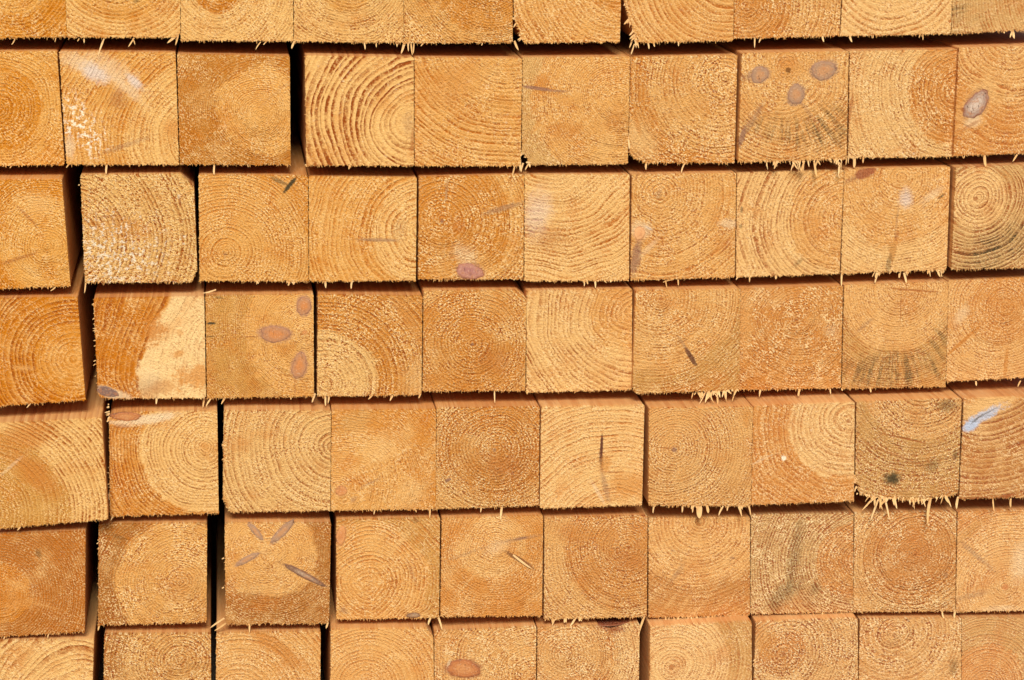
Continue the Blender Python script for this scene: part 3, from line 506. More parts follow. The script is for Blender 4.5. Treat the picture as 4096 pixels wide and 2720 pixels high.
    {'at': (-138.2,-2,500.6),'poly': [(-48.5,49.7),(50.1,46.6),(48.2,-49.7),(-50.1,-47.9)],'pith': (54.9,-4.8),'sp': 4.18,'R0': 46.4,'ci': 'P','co': 'M','line': 'L','rin': 0.72,'rout': 0.78,'warp': 9,'var': 0.6,'diag': 0.2,'white': 0.15,'speck': 0.6,'fr': 1.0,'frl': 0.35,'label': 'timber with bent rings and a grey horizontal ray,third row','vivid': 1.05,'spots': [(13.5,-10.7,24.4,1.9,-0.05,'gray',0.75,0.6,0.3,0),(33.5,-0.0,7.0,11.6,-0.52,'gray',0.25,0.8,0.4,0)],'knots': [],'top': [],'spl': [(-35.2,-48.1,-34.9,-54.7,1.86,0.14,0),(-10.8,-48.0,-11.4,-56.0,1.67,0.16,0),(-12.6,-48.4,-13.0,-49.3,0.92,0.38,0),(-17.0,-48.6,-14.2,-50.3,0.58,0.3,0),(-33.1,-47.8,-33.1,-48.8,0.73,0.14,0),(-4.8,-48.6,-4.4,-50.3,0.82,0.32,0),(-11.9,-48.6,-11.2,-49.3,0.72,0.09,0),(-33.9,-47.9,-35.2,-49.9,0.61,0.39,0),(-9.8,-48.4,-9.8,-49.9,0.9,0.04,0),(-11.6,-48.4,-11.6,-49.8,0.56,0.1,0)]},
    {'at': (-38.2,-2,498.7),'poly': [(-47.7,48.5),(49.5,49.2),(48.7,-49.2),(-49.5,-46.8)],'pith': (-26.7,7.2),'sp': 3.05,'R0': 63.3,'ci': 'O','co': 'M','line': 'L','rin': 0.66,'rout': 0.78,'warp': 5,'var': 0.6,'diag': 0.2,'white': 0.15,'speck': 0.84,'fr': 1.0,'frl': 0.35,'label': 'orange timber with a purple knot at its bottom edge and a grey ray','vivid': 1.04,'spots': [(30.2,18.3,22.3,3.0,0.26,'gray',0.65,0.6,0.4,0),(-22.7,35.0,1.6,11.7,-0.09,'gray',0.5,0.7,0.3,0),(-6.9,-24.5,14.1,10.6,-0.7,'paper',0.4,0.7,0.6,0),(-27.0,7.2,2.1,2.1,-0.0,'knotp',0.7,0.5,0.3,0),(-11.4,2.2,9.4,7.0,-0.52,'L',0.4,0.8,1,0)],'knots': [(-1.6,-40.7,13.1,8.0,-0.17,'pb')],'top': [],'spl': []},
    {'at': (60.8,-2,496.5),'poly': [(-49.0,51.0),(48.8,49.3),(49.4,-51.0),(-49.4,-49.2)],'pith': (-18.9,82.9),'sp': 4.01,'R0': 28.3,'ci': 'P','co': 'P','line': 'L','rin': 0.72,'rout': 0.9,'warp': 14,'var': 0.6,'diag': 0.2,'white': 0.15,'speck': 0.6,'fr': 1.0,'frl': 0.35,'label': 'pale timber with downward sagging rings and a bluish left side','vivid': 1.03,'spots': [(-36.7,15.1,14.2,26.0,-0.17,'blue',0.35,0.8,0.6,0),(-25.8,-8.7,16.5,14.2,-0.17,'L2',0.3,0.9,1,0),(-15.2,42.6,23.6,11.8,-0.0,'P',0.5,0.8,0.6,0)],'knots': [],'top': [],'spl': [(7.2,-49.3,6.3,-55.6,1.32,0.16,0),(17.0,-48.9,16.9,-57.5,1.51,0.15,0),(24.5,-48.6,28.0,-53.0,1.32,0.18,0),(48.1,-49.8,49.1,-52.0,1.13,0.06,0),(40.9,-48.7,42.2,-51.3,1.83,0.19,0),(9.5,-48.9,9.2,-51.1,1.46,0.36,0),(31.3,-48.7,32.2,-52.4,1.19,0.35,0),(44.0,-48.6,44.6,-50.6,2.08,0.3,0),(9.1,-48.9,10.3,-53.8,2.07,0.09,0),(44.5,-48.6,44.6,-49.9,1.52,0.31,0),(6.0,-48.9,6.1,-52.2,0.62,0.16,0),(11.9,-49.0,13.2,-50.3,1.26,0.19,0),(47.2,-48.6,47.7,-50.0,1.21,0.11,0),(19.3,-48.8,20.0,-51.3,2.04,0.28,0)]},
    {'at': (160.8,-6,496.2),'poly': [(-49.5,49.8),(48.6,49.6),(49.5,-49.4),(-49.4,-49.8)],'pith': (-23.9,32.2),'sp': 3.33,'R0': 35.6,'ci': 'M','co': 'M','line': 'L','rin': 0.66,'rout': 0.72,'warp': 6,'var': 0.6,'diag': 0.2,'white': 0.15,'speck': 0.72,'fr': 1.0,'frl': 0.35,'label': 'timber with a pale swirl knot on its left edge,third row','vivid': 1.02,'spots': [(-40.6,-1.8,11.9,9.0,-0.17,'paper',0.5,0.5,0.4,0),(-33.6,-0.4,5.2,1.2,-0.52,'blue',0.4,0.5,0.3,0),(-45.0,-28.5,5.2,17.8,-0.17,'knotp',0.75,0.5,0.5,0),(-32.6,-19.3,14.3,3.3,0.79,'paper',0.4,0.7,0.4,0),(42.6,1.7,11.9,4.8,-0.09,'paper',0.5,0.6,0.5,0),(40.0,-21.2,9.5,1.0,0.84,'L2',0.6,0.5,0.3,0),(-24.2,31.9,3.3,4.8,-0.0,'gray',0.4,0.8,0.4,0)],'knots': [(-41.8,-5.2,5.7,6.7,-0.35,'o')],'top': [],'spl': [(-16.3,-51.1,-14.6,-58.2,1.14,0.07,0),(-4.5,-50.5,-4.4,-56.1,1.52,0.08,0),(-18.7,-52.7,-9.1,-51.0,0.95,0.21,0)]},
    {'at': (262.2,-2,495.8),'poly': [(-51.0,49.3),(51.0,49.9),(50.2,-49.2),(-49.6,-49.9)],'pith': (51.2,4.2),'sp': 3.85,'R0': 50.5,'ci': 'M','co': 'P','line': 'L2','rin': 0.6,'rout': 0.72,'warp': 5,'var': 0.6,'diag': 0.2,'white': 0.15,'speck': 0.6,'fr': 1.0,'frl': 0.35,'label': 'timber with one dark growth ring arching round its right side','vivid': 1.01,'spots': [(9.6,-37.8,6.7,2.4,0.7,'mold',0.4,0.7,0.5,0),(-46.0,14.4,1.4,3.4,-0.0,'mold',0.6,0.6,0.4,0),(-46.4,-1.4,1.9,2.9,-0.0,'mold',0.5,0.6,0.4,0),(0.7,45.6,7.2,4.8,-0.0,'Bn',0.4,0.8,0.5,0)],'knots': [],'top': [],'spl': [(-46.4,-47.8,-49.8,-52.5,1.54,0.14,0),(-36.8,-48.1,-37.4,-55.1,1.35,0.14,0),(-11.3,-48.1,-11.1,-53.1,1.35,0.17,0),(-11.7,-48.4,-10.8,-52.6,1.35,0.2,0)]},
    {'at': (365.3,-2,496.5),'poly': [(-51.6,49.7),(50.6,50.0),(51.6,-48.8),(-51.4,-50.0)],'pith': (3.0,39.8),'sp': 2.67,'R0': 63.1,'ci': 'M','co': 'P','line': 'L','rin': 0.54,'rout': 0.42,'warp': 5,'var': 0.6,'diag': 0.4,'white': 0.15,'speck': 0.6,'fr': 1.0,'frl': 0.35,'label': 'pale timber with a dark vertical crack and splintered bottom,third row','vivid': 1.01,'spots': [(8.7,21.2,7.3,10.9,-0.0,'blue',0.55,0.7,0.6,0),(34.4,23.7,14.6,4.9,0.61,'paper',0.45,0.7,0.5,0),(43.3,22.0,4.4,1.2,0.61,'mold',0.7,0.5,0.5,0),(1.3,-15.3,1.9,5.3,-0.26,'L2',0.6,0.5,0.5,0),(-2.0,-31.2,3.9,9.7,-0.09,'Bn',0.75,0.4,0.8,0),(-4.9,-40.8,2.9,9.7,-0.09,'mold',0.45,0.5,0.8,0),(0.8,-0.9,1.5,17.0,-0.09,'gray',0.4,0.8,0.4,0),(-32.4,45.8,12.1,5.3,0.26,'knotr',0.8,0.4,0.5,0),(-44.9,39.7,10.9,2.9,0.44,'knotp',0.35,0.7,0.4,0)],'knots': [],'top': [],'spl': [(-50.5,-50.0,-51.6,-61.8,1.75,0.29,0),(-15.8,-51.0,-18.2,-60.1,1.94,0.11,0),(10.1,-51.2,11.4,-60.9,2.14,0.19,0),(6.1,-51.6,5.5,-55.9,1.94,0.12,0),(45.7,-47.9,46.3,-50.2,0.91,0.09,0),(37.0,-47.6,37.8,-50.8,1.83,0.1,0),(49.3,-48.0,49.5,-51.9,0.74,0.05,0),(42.9,-47.9,44.9,-50.4,1.49,0.24,0),(46.3,-47.9,45.5,-56.1,0.7,0.18,0),(42.1,-48.0,44.5,-50.2,1.44,0.33,0),(47.7,-47.9,48.3,-52.7,1.46,0.02,0),(34.8,-47.6,35.8,-55.4,1.16,0.14,0),(41.8,-47.8,41.8,-50.7,0.62,0.1,0),(43.1,-47.8,45.5,-55.3,2.0,0.33,0),(41.9,-47.8,41.4,-50.2,1.29,0.28,0),(45.1,-47.9,47.1,-53.1,0.62,0.16,0),(45.7,-47.9,48.5,-56.1,0.75,0.03,0),(34.7,-47.6,33.1,-52.7,1.97,0.29,0),(-12.9,-50.1,-14.4,-53.8,0.98,0.12,0),(7.0,-49.6,6.8,-52.1,0.82,0.09,0),(-16.8,-50.2,-18.2,-55.7,1.58,0.18,0),(13.1,-49.5,12.1,-51.9,1.65,0.18,0),(-14.2,-50.2,-15.3,-52.5,1.41,0.36,0),(-18.7,-50.3,-21.0,-54.1,1.04,0.04,0),(13.7,-49.4,14.3,-52.0,1.68,0.03,0),(14.7,-49.4,13.1,-54.0,1.02,0.3,0),(13.1,-49.5,11.7,-53.3,0.74,0.34,0),(-3.5,-49.9,-4.5,-51.5,1.11,0.4,0),(-15.9,-50.2,-18.1,-55.0,1.81,0.36,0),(-16.4,-50.1,-16.9,-52.4,2.04,0.22,0)]},
    {'at': (471.8,-12,499.3),'poly': [(-53.4,48.2),(52.4,49.6),(53.4,-49.3),(-53.1,-49.6)],'pith': (-32.5,18.3),'sp': 3.65,'R0': 28.0,'ci': 'P','co': 'G','line': 'L2','rin': 0.66,'rout': 1.2,'warp': 5,'var': 0.6,'diag': 0.2,'white': 0.15,'speck': 0.6,'fr': 1.0,'frl': 0.35,'label': 'timber with a bullseye and mouldy grey-green outer rings,right end of third row','vivid': 1.0,'spots': [(-9.8,-29.8,46.2,21.9,0.44,'mold',0.65,0.7,0.6,3),(-33.0,18.3,2.4,2.4,-0.0,'L2',0.7,0.5,0.3,0),(-5.4,40.2,9.7,3.9,-0.52,'Bn',0.5,0.7,0.7,0)],'knots': [],'top': [],'spl': []},
    {'at': (-445.3,-22,398.7),'poly': [(-49.4,50.5),(47.7,49.1),(50.6,-46.8),(-50.6,-50.5)],'pith': (40.6,-8.9),'sp': 4.1,'R0': 34.2,'ci': 'O','co': 'D','line': 'L2','rin': 0.42,'rout': 1.02,'warp': 4,'var': 0.6,'diag': 0.2,'white': 0.1,'speck': 0.42,'fr': 1.0,'frl': 0.35,'label': 'deep orange timber with bold arched rings,left edge,fourth row','vivid': 1.06,'spots': [(-3.6,-15.0,10.2,3.2,-0.09,'P',0.4,0.7,0.8,0)],'knots': [],'top': [],'spl': [(1.4,-48.2,-2.5,-52.0,1.09,0.21,0)]},
    {'at': (-334.3,-8,394.8),'poly': [(-49.8,48.5),(49.8,47.4),(48.3,-48.5),(-45.9,-45.8),(-49.8,-41.2)],'pith': (199.8,-55.6),'sp': 4.64,'R0': 210.1,'ci': 'P2','co': 'D','line': 'L2','rin': 0.1,'rout': 1.08,'warp': 10,'var': 0.6,'diag': 0.3,'white': 0.15,'speck': 0.48,'fr': 1.0,'frl': 0.35,'label': 'timber half striped brown and half pale,with a grey bark corner','vivid': 1.05,'spots': [(39.6,-26.8,17.4,11.6,0.35,'O',0.75,0.5,1.6,0),(3.5,18.3,9.3,16.2,-0.26,'D',0.8,0.6,1.8,0),(-4.2,-25.4,10.4,13.9,0.17,'P2',0.9,0.6,1.8,0),(12.0,-36.9,16.2,7.0,0.17,'O',0.5,0.6,1.8,0),(24.4,-5.8,6.0,3.7,0.35,'O',0.7,0.5,0.8,0),(26.6,14.5,3.7,3.2,-0.0,'O',0.5,0.6,0.8,0),(-3.1,-36.4,18.6,11.6,-0.0,'gray',0.4,0.8,0.8,0),(-34.9,-41.7,17.4,5.1,-0.35,'paper',0.6,0.4,0.6,0)],'knots': [(-40.9,-39.6,11.6,4.6,-0.35,'bark')],'top': [],'spl': [(3.3,-47.4,2.8,-52.8,1.67,0.22,0),(-49.7,17.0,-50.7,17.2,0.92,0.22,0),(-48.9,42.1,-51.4,42.7,0.57,0.35,0),(-49.1,37.0,-50.1,36.6,0.88,0.28,0),(-49.1,42.3,-50.2,43.3,0.72,0.37,0),(-49.1,38.4,-50.2,37.9,0.73,0.3,0),(-49.2,36.4,-50.1,36.9,0.82,0.29,0),(-49.6,19.0,-50.6,19.0,0.72,0.25,0),(-49.2,34.9,-50.9,34.3,0.65,0.14,0),(-49.5,25.0,-51.2,24.6,0.74,0.34,0),(-49.9,9.2,-51.8,8.9,0.78,0.02,0),(-49.6,20.0,-51.9,20.4,0.66,0.08,0),(-48.9,44.3,-51.7,42.8,0.71,0.11,0),(-50.1,4.2,-51.6,3.9,0.9,0.21,0),(-49.6,20.8,-50.5,21.0,0.85,0.31,0),(-49.0,43.6,-49.8,43.0,0.63,0.39,0),(-49.3,29.5,-51.8,28.7,0.8,0.15,0),(-49.3,30.1,-51.3,29.7,0.77,0.3,0),(-49.7,19.0,-50.6,18.5,0.76,0.22,0),(-50.5,-9.6,-52.6,-10.4,0.89,0.21,0),(-49.7,18.7,-52.0,18.3,0.6,0.18,0),(-49.5,23.6,-50.4,23.4,0.85,0.31,0),(-50.8,-13.0,-52.8,-14.8,0.79,0.01,0),(-51.1,-24.2,-52.0,-24.9,0.58,0.14,0),(-49.1,39.5,-50.3,38.9,0.57,0.02,0)]},
    {'at': (-234.9,-4,392.7),'poly': [(-48.5,49.2),(50.2,48.1),(48.6,-49.2),(-50.2,-47.6)],'pith': (43.2,11.3),'sp': 1.64,'R0': 58.5,'ci': 'M','co': 'G2','line': 'L','rin': 0.42,'rout': 0.6,'warp': 5,'var': 0.6,'diag': 0.4,'white': 0.15,'speck': 0.6,'fr': 1.0,'frl': 0.35,'label': 'timber with three oval brown knots near its right side','vivid': 1.04,'spots': [(-43.9,23.4,4.7,1.2,-0.0,'mold',1,0.4,0.5,0),(-36.4,47.4,4.7,1.4,-0.17,'mold',0.5,0.6,0.6,0),(-45.0,10.9,4.2,0.9,-0.0,'mold',0.6,0.6,0.5,0),(-8.7,9.6,10.5,0.7,-0.03,'L2',0.6,0.6,0.3,0),(31.3,-39.9,0.9,9.4,-0.03,'L2',0.5,0.6,0.4,0),(41.4,12.2,2.8,2.8,-0.0,'knoto',0.7,0.5,0.3,0)],'knots': [(14.2,11.4,15.0,8.0,-0.1,'po'),(41.0,37.0,6.8,9.8,-0.09,'po'),(35.8,-19.3,7.5,12.6,-0.21,'po')],'top': [],'spl': [(-52.2,-47.4,-53.6,-56.8,1.69,0.1,0),(-45.6,-47.3,-50.9,-55.7,1.5,0.27,0),(-33.5,-47.7,-37.3,-53.8,1.5,0.15,0),(27.3,-48.5,27.2,-51.7,1.31,0.24,0),(-38.7,54.9,-51.0,52.8,1.31,0.0,-0.5)]},
    {'at': (-133.7,-4,390.9),'poly': [(-46.9,49.1),(49.6,45.4),(47.8,-49.1),(-49.6,-47.5)],'pith': (-42.2,-36.9),'sp': 4.01,'R0': 50.8,'ci': 'P','co': 'O','line': 'L2','rin': 0.3,'rout': 0.9,'warp': 3,'var': 0.6,'diag': 0.2,'white': 0.15,'speck': 1.02,'fr': 1.0,'frl': 0.35,'label': 'timber with pale grainy corner inside broad brown arcs,fourth row','vivid': 1.04,'spots': [(34.0,28.6,6.6,44.9,0.47,'O',0.55,0.5,0.3,0),(44.1,-33.8,16.5,28.3,-0.0,'P',0.5,0.8,0.5,0)],'knots': [],'top': [],'spl': [(-51.6,-45.0,-54.7,-53.3,1.89,0.08,0),(-42.0,-46.7,-42.2,-56.9,1.7,0.15,0),(-38.7,-46.8,-40.4,-54.6,1.7,0.1,0),(1.7,-48.5,-2.3,-52.0,1.32,0.08,0),(21.0,-49.4,18.4,-54.3,1.51,0.28,0),(47.1,-48.4,45.2,-52.8,1.51,0.09,0)]},
    {'at': (-35.8,-4,391.7),'poly': [(-47.1,49.3),(40.7,47.6),(48.9,40.0),(47.9,-49.3),(-48.9,-46.8)],'pith': (-1.9,-3.0),'sp': 3.09,'R0': 54.8,'ci': 'O','co': 'M','line': 'L','rin': 0.54,'rout': 0.42,'warp': 5,'var': 0.6,'diag': 0.2,'white': 0.15,'speck': 1.02,'fr': 1.0,'frl': 0.35,'label': 'orange bullseye timber with a clipped top right corner,fourth row','vivid': 1.03,'spots': [(-1.9,-3.0,2.1,2.1,-0.0,'knotp',0.8,0.5,0.5,0),(19.6,-21.0,21.4,14.3,-0.35,'L',0.45,0.9,1.2,0),(-39.8,-43.1,14.3,16.7,-0.0,'O',0.4,0.9,0.8,0)],'knots': [],'top': [],'spl': [(18.8,-48.6,18.9,-60.0,1.14,0.29,0)]},
    {'at': (63.5,-4,389.0),'poly': [(-50.2,49.3),(49.5,48.5),(50.3,-49.3),(-50.3,-48.4)],'pith': (52.4,25.8),'sp': 4.33,'R0': 40.9,'ci': 'M','co': 'P','line': 'L2','rin': 0.54,'rout': 0.84,'warp': 8,'var': 0.6,'diag': 0.2,'white': 0.15,'speck': 0.6,'fr': 1.0,'frl': 0.35,'label': 'timber with tall reddish rings bowing left,fourth row middle','vivid': 1.02,'spots': [(34.2,45.4,14.4,9.6,-0.0,'O',0.5,0.8,0.9,0)],'knots': [],'top': [],'spl': []},
    {'at': (164.7,-12,387.9),'poly': [(-49.6,49.6),(50.0,48.5),(51.4,-49.5),(-47.5,-49.6),(-51.4,-44.4)],'pith': (-25.5,40.8),'sp': 2.9,'R0': 72.6,'ci': 'M','co': 'G2','line': 'L','rin': 0.6,'rout': 0.6,'warp': 5,'var': 0.6,'diag': 0.2,'white': 0.15,'speck': 0.78,'fr': 1.0,'frl': 0.35,'label': 'timber with a short purple diagonal ray and dense splinters at lower right','vivid': 1.01,'spots': [(-3.7,-3.1,10.9,1.9,-0.96,'gray',0.5,0.6,0.4,0),(3.6,-15.4,12.6,2.4,-1.01,'knotd',0.9,0.4,0.5,0),(-25.9,41.1,2.4,1.5,-0.0,'L2',0.7,0.5,0.4,0)],'knots': [],'top': [],'spl': [(11.6,-51.2,16.0,-56.0,1.81,0.17,0),(14.7,-51.1,12.7,-54.1,0.88,0.13,0),(6.8,-51.1,5.3,-56.7,1.15,0.04,0),(9.5,-51.1,8.0,-53.5,1.03,0.0,0),(13.2,-51.0,13.9,-56.0,1.3,0.33,0),(15.8,-51.0,14.3,-54.1,2.11,0.29,0),(36.0,-48.0,39.4,-60.5,0.94,0.12,0),(21.2,-49.8,18.8,-57.0,0.92,0.27,0),(32.3,-48.5,31.1,-52.3,1.12,0.31,0),(29.1,-48.8,29.6,-56.3,0.71,0.26,0),(40.0,-47.8,36.1,-53.1,1.27,0.06,0),(37.4,-48.0,43.0,-53.2,1.95,0.33,0),(29.2,-48.9,27.7,-52.1,1.12,0.38,0),(27.1,-49.1,25.7,-52.4,1.08,0.33,0),(29.6,-48.7,30.4,-62.6,0.67,0.09,0),(25.2,-49.4,30.2,-55.3,1.38,0.04,0),(38.2,-47.7,39.4,-58.7,2.03,0.05,0),(28.2,-49.0,26.1,-54.1,1.52,0.24,0),(36.7,-48.0,33.9,-55.6,1.49,0.28,0),(31.9,-48.5,31.7,-54.8,0.94,0.17,0),(30.6,-48.6,32.0,-56.0,1.9,0.34,0),(46.9,-47.0,44.4,-50.0,1.32,0.13,0),(22.6,-49.7,17.7,-60.3,2.04,0.38,0),(49.3,-46.5,50.0,-50.3,1.82,0.22,0),(48.3,-46.7,43.6,-60.8,1.2,0.1,0),(33.4,-48.5,29.1,-56.0,1.29,0.11,0),(51.4,-46.4,46.3,-55.0,1.94,0.27,0),(30.9,-48.6,32.1,-53.8,1.53,0.06,0),(20.0,-49.8,21.6,-57.4,0.65,0.09,0),(44.6,-47.0,44.1,-51.3,1.29,0.01,0),(50.0,-46.5,48.2,-49.7,1.97,0.25,0),(47.6,-46.8,51.0,-51.2,1.1,0.16,0),(28.5,-48.9,30.5,-54.5,0.95,0.39,0),(43.7,-47.1,44.3,-50.6,1.74,0.3,0),(26.0,-49.2,24.2,-58.8,0.73,0.19,0),(19.2,-50.1,11.6,-62.5,1.08,0.1,0),(19.4,-50.2,12.9,-57.9,0.58,0.38,0),(26.9,-49.3,18.6,-59.4,1.81,0.12,0),(29.9,-48.7,30.2,-63.4,1.46,0.04,0),(36.0,-48.0,37.7,-52.6,1.71,0.08,0),(22.3,-49.6,26.7,-59.9,1.34,0.35,0),(41.2,-47.4,42.0,-50.9,0.87,0.19,0)]},
    {'at': (267.0,-4,384.7),'poly': [(-50.2,49.9),(48.6,50.1),(50.2,-50.1),(-49.5,-48.5)],'pith': (4.6,19.1),'sp': 2.45,'R0': 48.9,'ci': 'O','co': 'O','line': 'L','rin': 0.48,'rout': 0.24,'warp': 5,'var': 0.6,'diag': 0.5,'white': 0.15,'speck': 0.84,'fr': 1.0,'frl': 0.35,'label': 'smooth orange timber with off-centre bullseye,third from right,fourth row','vivid': 1.0,'spots': [(4.6,19.1,3.9,2.0,0.7,'L2',0.6,0.6,0.5,0),(38.6,6.7,7.3,7.3,-0.0,'paper',0.25,0.9,0.6,0),(-45.5,18.9,9.8,39.1,-0.0,'M',0.5,0.8,0.5,0)],'knots': [],'top': [],'spl': [(-27.9,-49.3,-29.5,-56.1,1.37,0.19,0),(10.9,-49.2,8.4,-56.7,1.57,0.07,0),(9.1,-49.5,8.2,-56.6,1.76,0.24,0),(-28.4,-49.1,-29.9,-53.1,1.57,0.14,0),(39.7,-49.7,40.4,-55.5,1.37,0.17,0)]},
    {'at': (368.8,-4,384.5),'poly': [(-51.8,51.0),(49.9,51.6),(51.8,-51.6),(-50.6,-50.4)],'pith': (3.4,44.7),'sp': 2.22,'R0': 59.2,'ci': 'M','co': 'G2','line': 'L','rin': 0.42,'rout': 0.72,'warp': 5,'var': 0.6,'diag': 0.3,'white': 0.15,'speck': 0.6,'fr': 1.0,'frl': 0.35,'label': 'timber with dark mould streaks fanning along its lower third','vivid': 1.0,'spots': [(-3.2,-32.6,56.7,19.7,-0.0,'mold',0.56,0.5,0.5,1),(43.2,-7.8,9.9,27.1,-0.17,'mold',0.45,0.6,0.5,1),(4.1,27.6,0.7,17.3,-0.0,'L2',0.6,0.6,0.3,0),(14.8,44.4,32.1,1.0,-0.1,'L2',0.7,0.5,0.6,0),(-31.0,10.8,14.8,2.0,0.7,'gray',0.4,0.7,0.3,0)],'knots': [],'top': [],'spl': [(-22.9,-50.5,-22.4,-55.3,1.58,0.18,0),(-50.7,-50.4,-50.3,-52.7,1.38,0.26,0)]},
    {'at': (471.8,-4,388.3),'poly': [(-52.9,48.6),(50.8,50.4),(52.9,-48.8),(-50.7,-50.4)],'pith': (2.7,21.0),'sp': 2.74,'R0': 34.8,'ci': 'O','co': 'M','line': 'L','rin': 0.48,'rout': 0.66,'warp': 5,'var': 0.6,'diag': 0.2,'white': 0.15,'speck': 0.6,'fr': 1.0,'frl': 0.35,'label': 'timber with two orange rays spreading below its heart,right end of fourth row','vivid': 0.99,'spots': [(-33.6,-9.0,27.4,2.0,0.73,'D',0.75,0.5,0.3,0),(8.1,-35.1,2.5,18.7,-0.05,'D',0.6,0.5,0.4,0),(-38.1,15.6,6.2,12.4,-0.52,'paper',0.4,0.7,0.5,0),(5.9,22.5,14.9,14.9,-0.0,'D',0.4,0.9,1,0),(-17.8,-12.8,11.2,6.2,-0.52,'P',0.3,0.8,0.5,0)],'knots': [],'top': [],'spl': [(-20.8,-51.5,-20.1,-56.0,1.59,0.13,0),(24.0,-52.5,21.0,-58.3,1.39,0.19,0)]},
    {'at': (-429.7,-31,285.9),'poly': [(-50.4,49.0),(49.3,50.9),(51.3,-45.8),(-51.3,-50.9)],'pith': (-59.5,-37.4),'sp': 3.71,'R0': 76.5,'ci': 'G2','co': 'P','line': 'L2','rin': 0.42,'rout': 0.9,'warp': 4,'var': 0.6,'diag': 0.2,'white': 0.15,'speck': 0.6,'fr': 1.0,'frl': 0.35,'label': 'left edge timber of the fifth row,brown band of arcs fading pale to the right','vivid': 1.05,'spots': [(-13.8,0.6,13.9,34.8,0.79,'D',0.75,0.7,0.5,0),(-25.5,35.0,39.4,13.9,0.35,'D',0.5,0.8,0.5,0),(-33.6,8.5,13.9,1.9,0.7,'paper',0.4,0.7,0.5,0),(-39.5,-9.2,13.9,0.9,0.66,'Bn',0.5,0.7,0.5,0)],'knots': [],'top': [],'spl': [(-27.7,-49.0,-31.6,-52.9,1.48,0.2,0)]},
    {'at': (-326.9,-13,286.2),'poly': [(-47.7,44.4),(-44.6,48.6),(-35.0,50.2),(50.9,48.4),(49.3,-50.2),(-50.9,-49.3)],'pith': (37.8,13.5),'sp': 3.06,'R0': 60.0,'ci': 'P','co': 'O','line': 'L2','rin': 0.6,'rout': 0.9,'warp': 8,'var': 0.6,'diag': 0.3,'white': 0.15,'speck': 0.6,'fr': 1.0,'frl': 0.35,'label': 'timber with a torn reddish knot in its upper left corner','vivid': 1.04,'spots': [(-10.2,43.2,25.9,5.2,0.14,'paper',0.85,0.5,0.6,0),(-37.7,39.7,11.8,3.3,-0.17,'paper',0.7,0.5,0.5,0),(-37.8,37.0,9.4,2.8,-0.0,'L2',0.5,0.6,0.6,0),(37.9,16.2,3.8,3.3,-0.0,'O',0.5,0.6,0.4,0)],'knots': [(-32.3,46.2,15.0,4.2,-0.1,'r')],'top': [],'spl': [(-47.7,-48.4,-50.5,-53.1,1.32,0.21,0),(-47.0,47.6,-49.4,47.7,0.86,0.04,0),(-47.5,58.6,-48.5,57.8,0.97,0.06,0),(-47.1,48.9,-50.0,49.0,1.5,0.01,0),(-47.0,48.2,-50.5,47.7,0.67,0.16,0),(-47.1,44.8,-50.1,42.2,2.05,0.38,0),(-47.1,49.6,-49.2,48.7,1.56,0.13,0),(-47.1,46.2,-49.3,44.2,1.96,0.28,0),(-46.8,34.0,-47.9,33.1,1.49,0.25,0),(-47.1,49.5,-50.7,49.3,0.83,0.32,0),(-47.1,51.1,-51.5,50.7,1.05,0.29,0),(-47.3,56.0,-49.6,55.6,1.75,0.34,0),(-47.2,51.8,-48.4,51.1,0.73,0.02,0),(-50.1,-21.6,-51.0,-21.0,0.85,0.21,0),(-50.0,-18.0,-52.0,-18.7,0.83,0.39,0),(-50.4,-32.7,-51.1,-33.5,0.85,0.23,0),(-50.2,-26.6,-51.0,-26.2,0.93,0.09,0),(-49.9,-7.6,-52.0,-6.7,0.65,0.17,0),(-50.1,-31.3,-51.0,-31.1,0.68,0.31,0),(-49.8,-2.2,-50.8,-2.3,0.67,0.25,0),(-50.0,-21.2,-50.8,-21.4,0.82,0.35,0),(-50.2,-29.8,-52.0,-31.0,0.68,0.38,0),(-50.1,-28.8,-52.1,-28.7,0.76,0.16,0),(-50.1,-27.6,-51.3,-27.7,0.91,0.36,0),(-50.2,-29.6,-52.4,-28.6,0.57,0.19,0),(-50.3,-38.5,-51.0,-38.2,0.94,0.04,0),(-50.3,-31.3,-51.6,-32.4,0.76,0.15,0)]},
    {'at': (-222.2,-13,284.5),'poly': [(-47.6,50.1),(51.0,47.1),(48.5,-50.1),(-44.5,-48.0),(-51.0,-34.0)],'pith': (51.8,11.7),'sp': 4.51,'R0': 35.6,'ci': 'P','co': 'P','line': 'L2','rin': 0.6,'rout': 0.66,'warp': 5,'var': 0.6,'diag': 0.2,'white': 0.15,'speck': 0.8999999999999999,'fr': 1.0,'frl': 0.35,'label': 'pale timber with a clipped lower left corner,fifth row','vivid': 1.03,'spots': [(-30.6,41.9,9.5,14.3,-0.0,'O',0.3,0.8,0.8,0)],'knots': [],'top': [],'spl': [(-49.1,20.5,-49.6,19.5,0.78,0.36,0),(-48.9,6.9,-49.6,7.2,0.76,0.1,0),(-48.8,16.6,-50.2,16.3,0.75,0.02,0),(-48.8,17.4,-50.0,17.7,0.65,0.09,0),(-48.8,17.9,-50.7,18.4,0.91,0.2,0),(-48.9,13.3,-49.8,14.0,0.91,0.12,0),(-49.0,4.1,-50.9,3.2,0.89,0.37,0),(-48.8,17.2,-50.7,16.6,0.83,0.02,0),(-48.8,15.5,-49.7,15.5,0.73,0.24,0),(-48.9,18.5,-50.5,17.1,0.58,0.35,0),(-48.8,15.4,-49.9,15.7,0.91,0.27,0),(-48.9,14.9,-50.0,14.3,0.71,0.13,0)]},
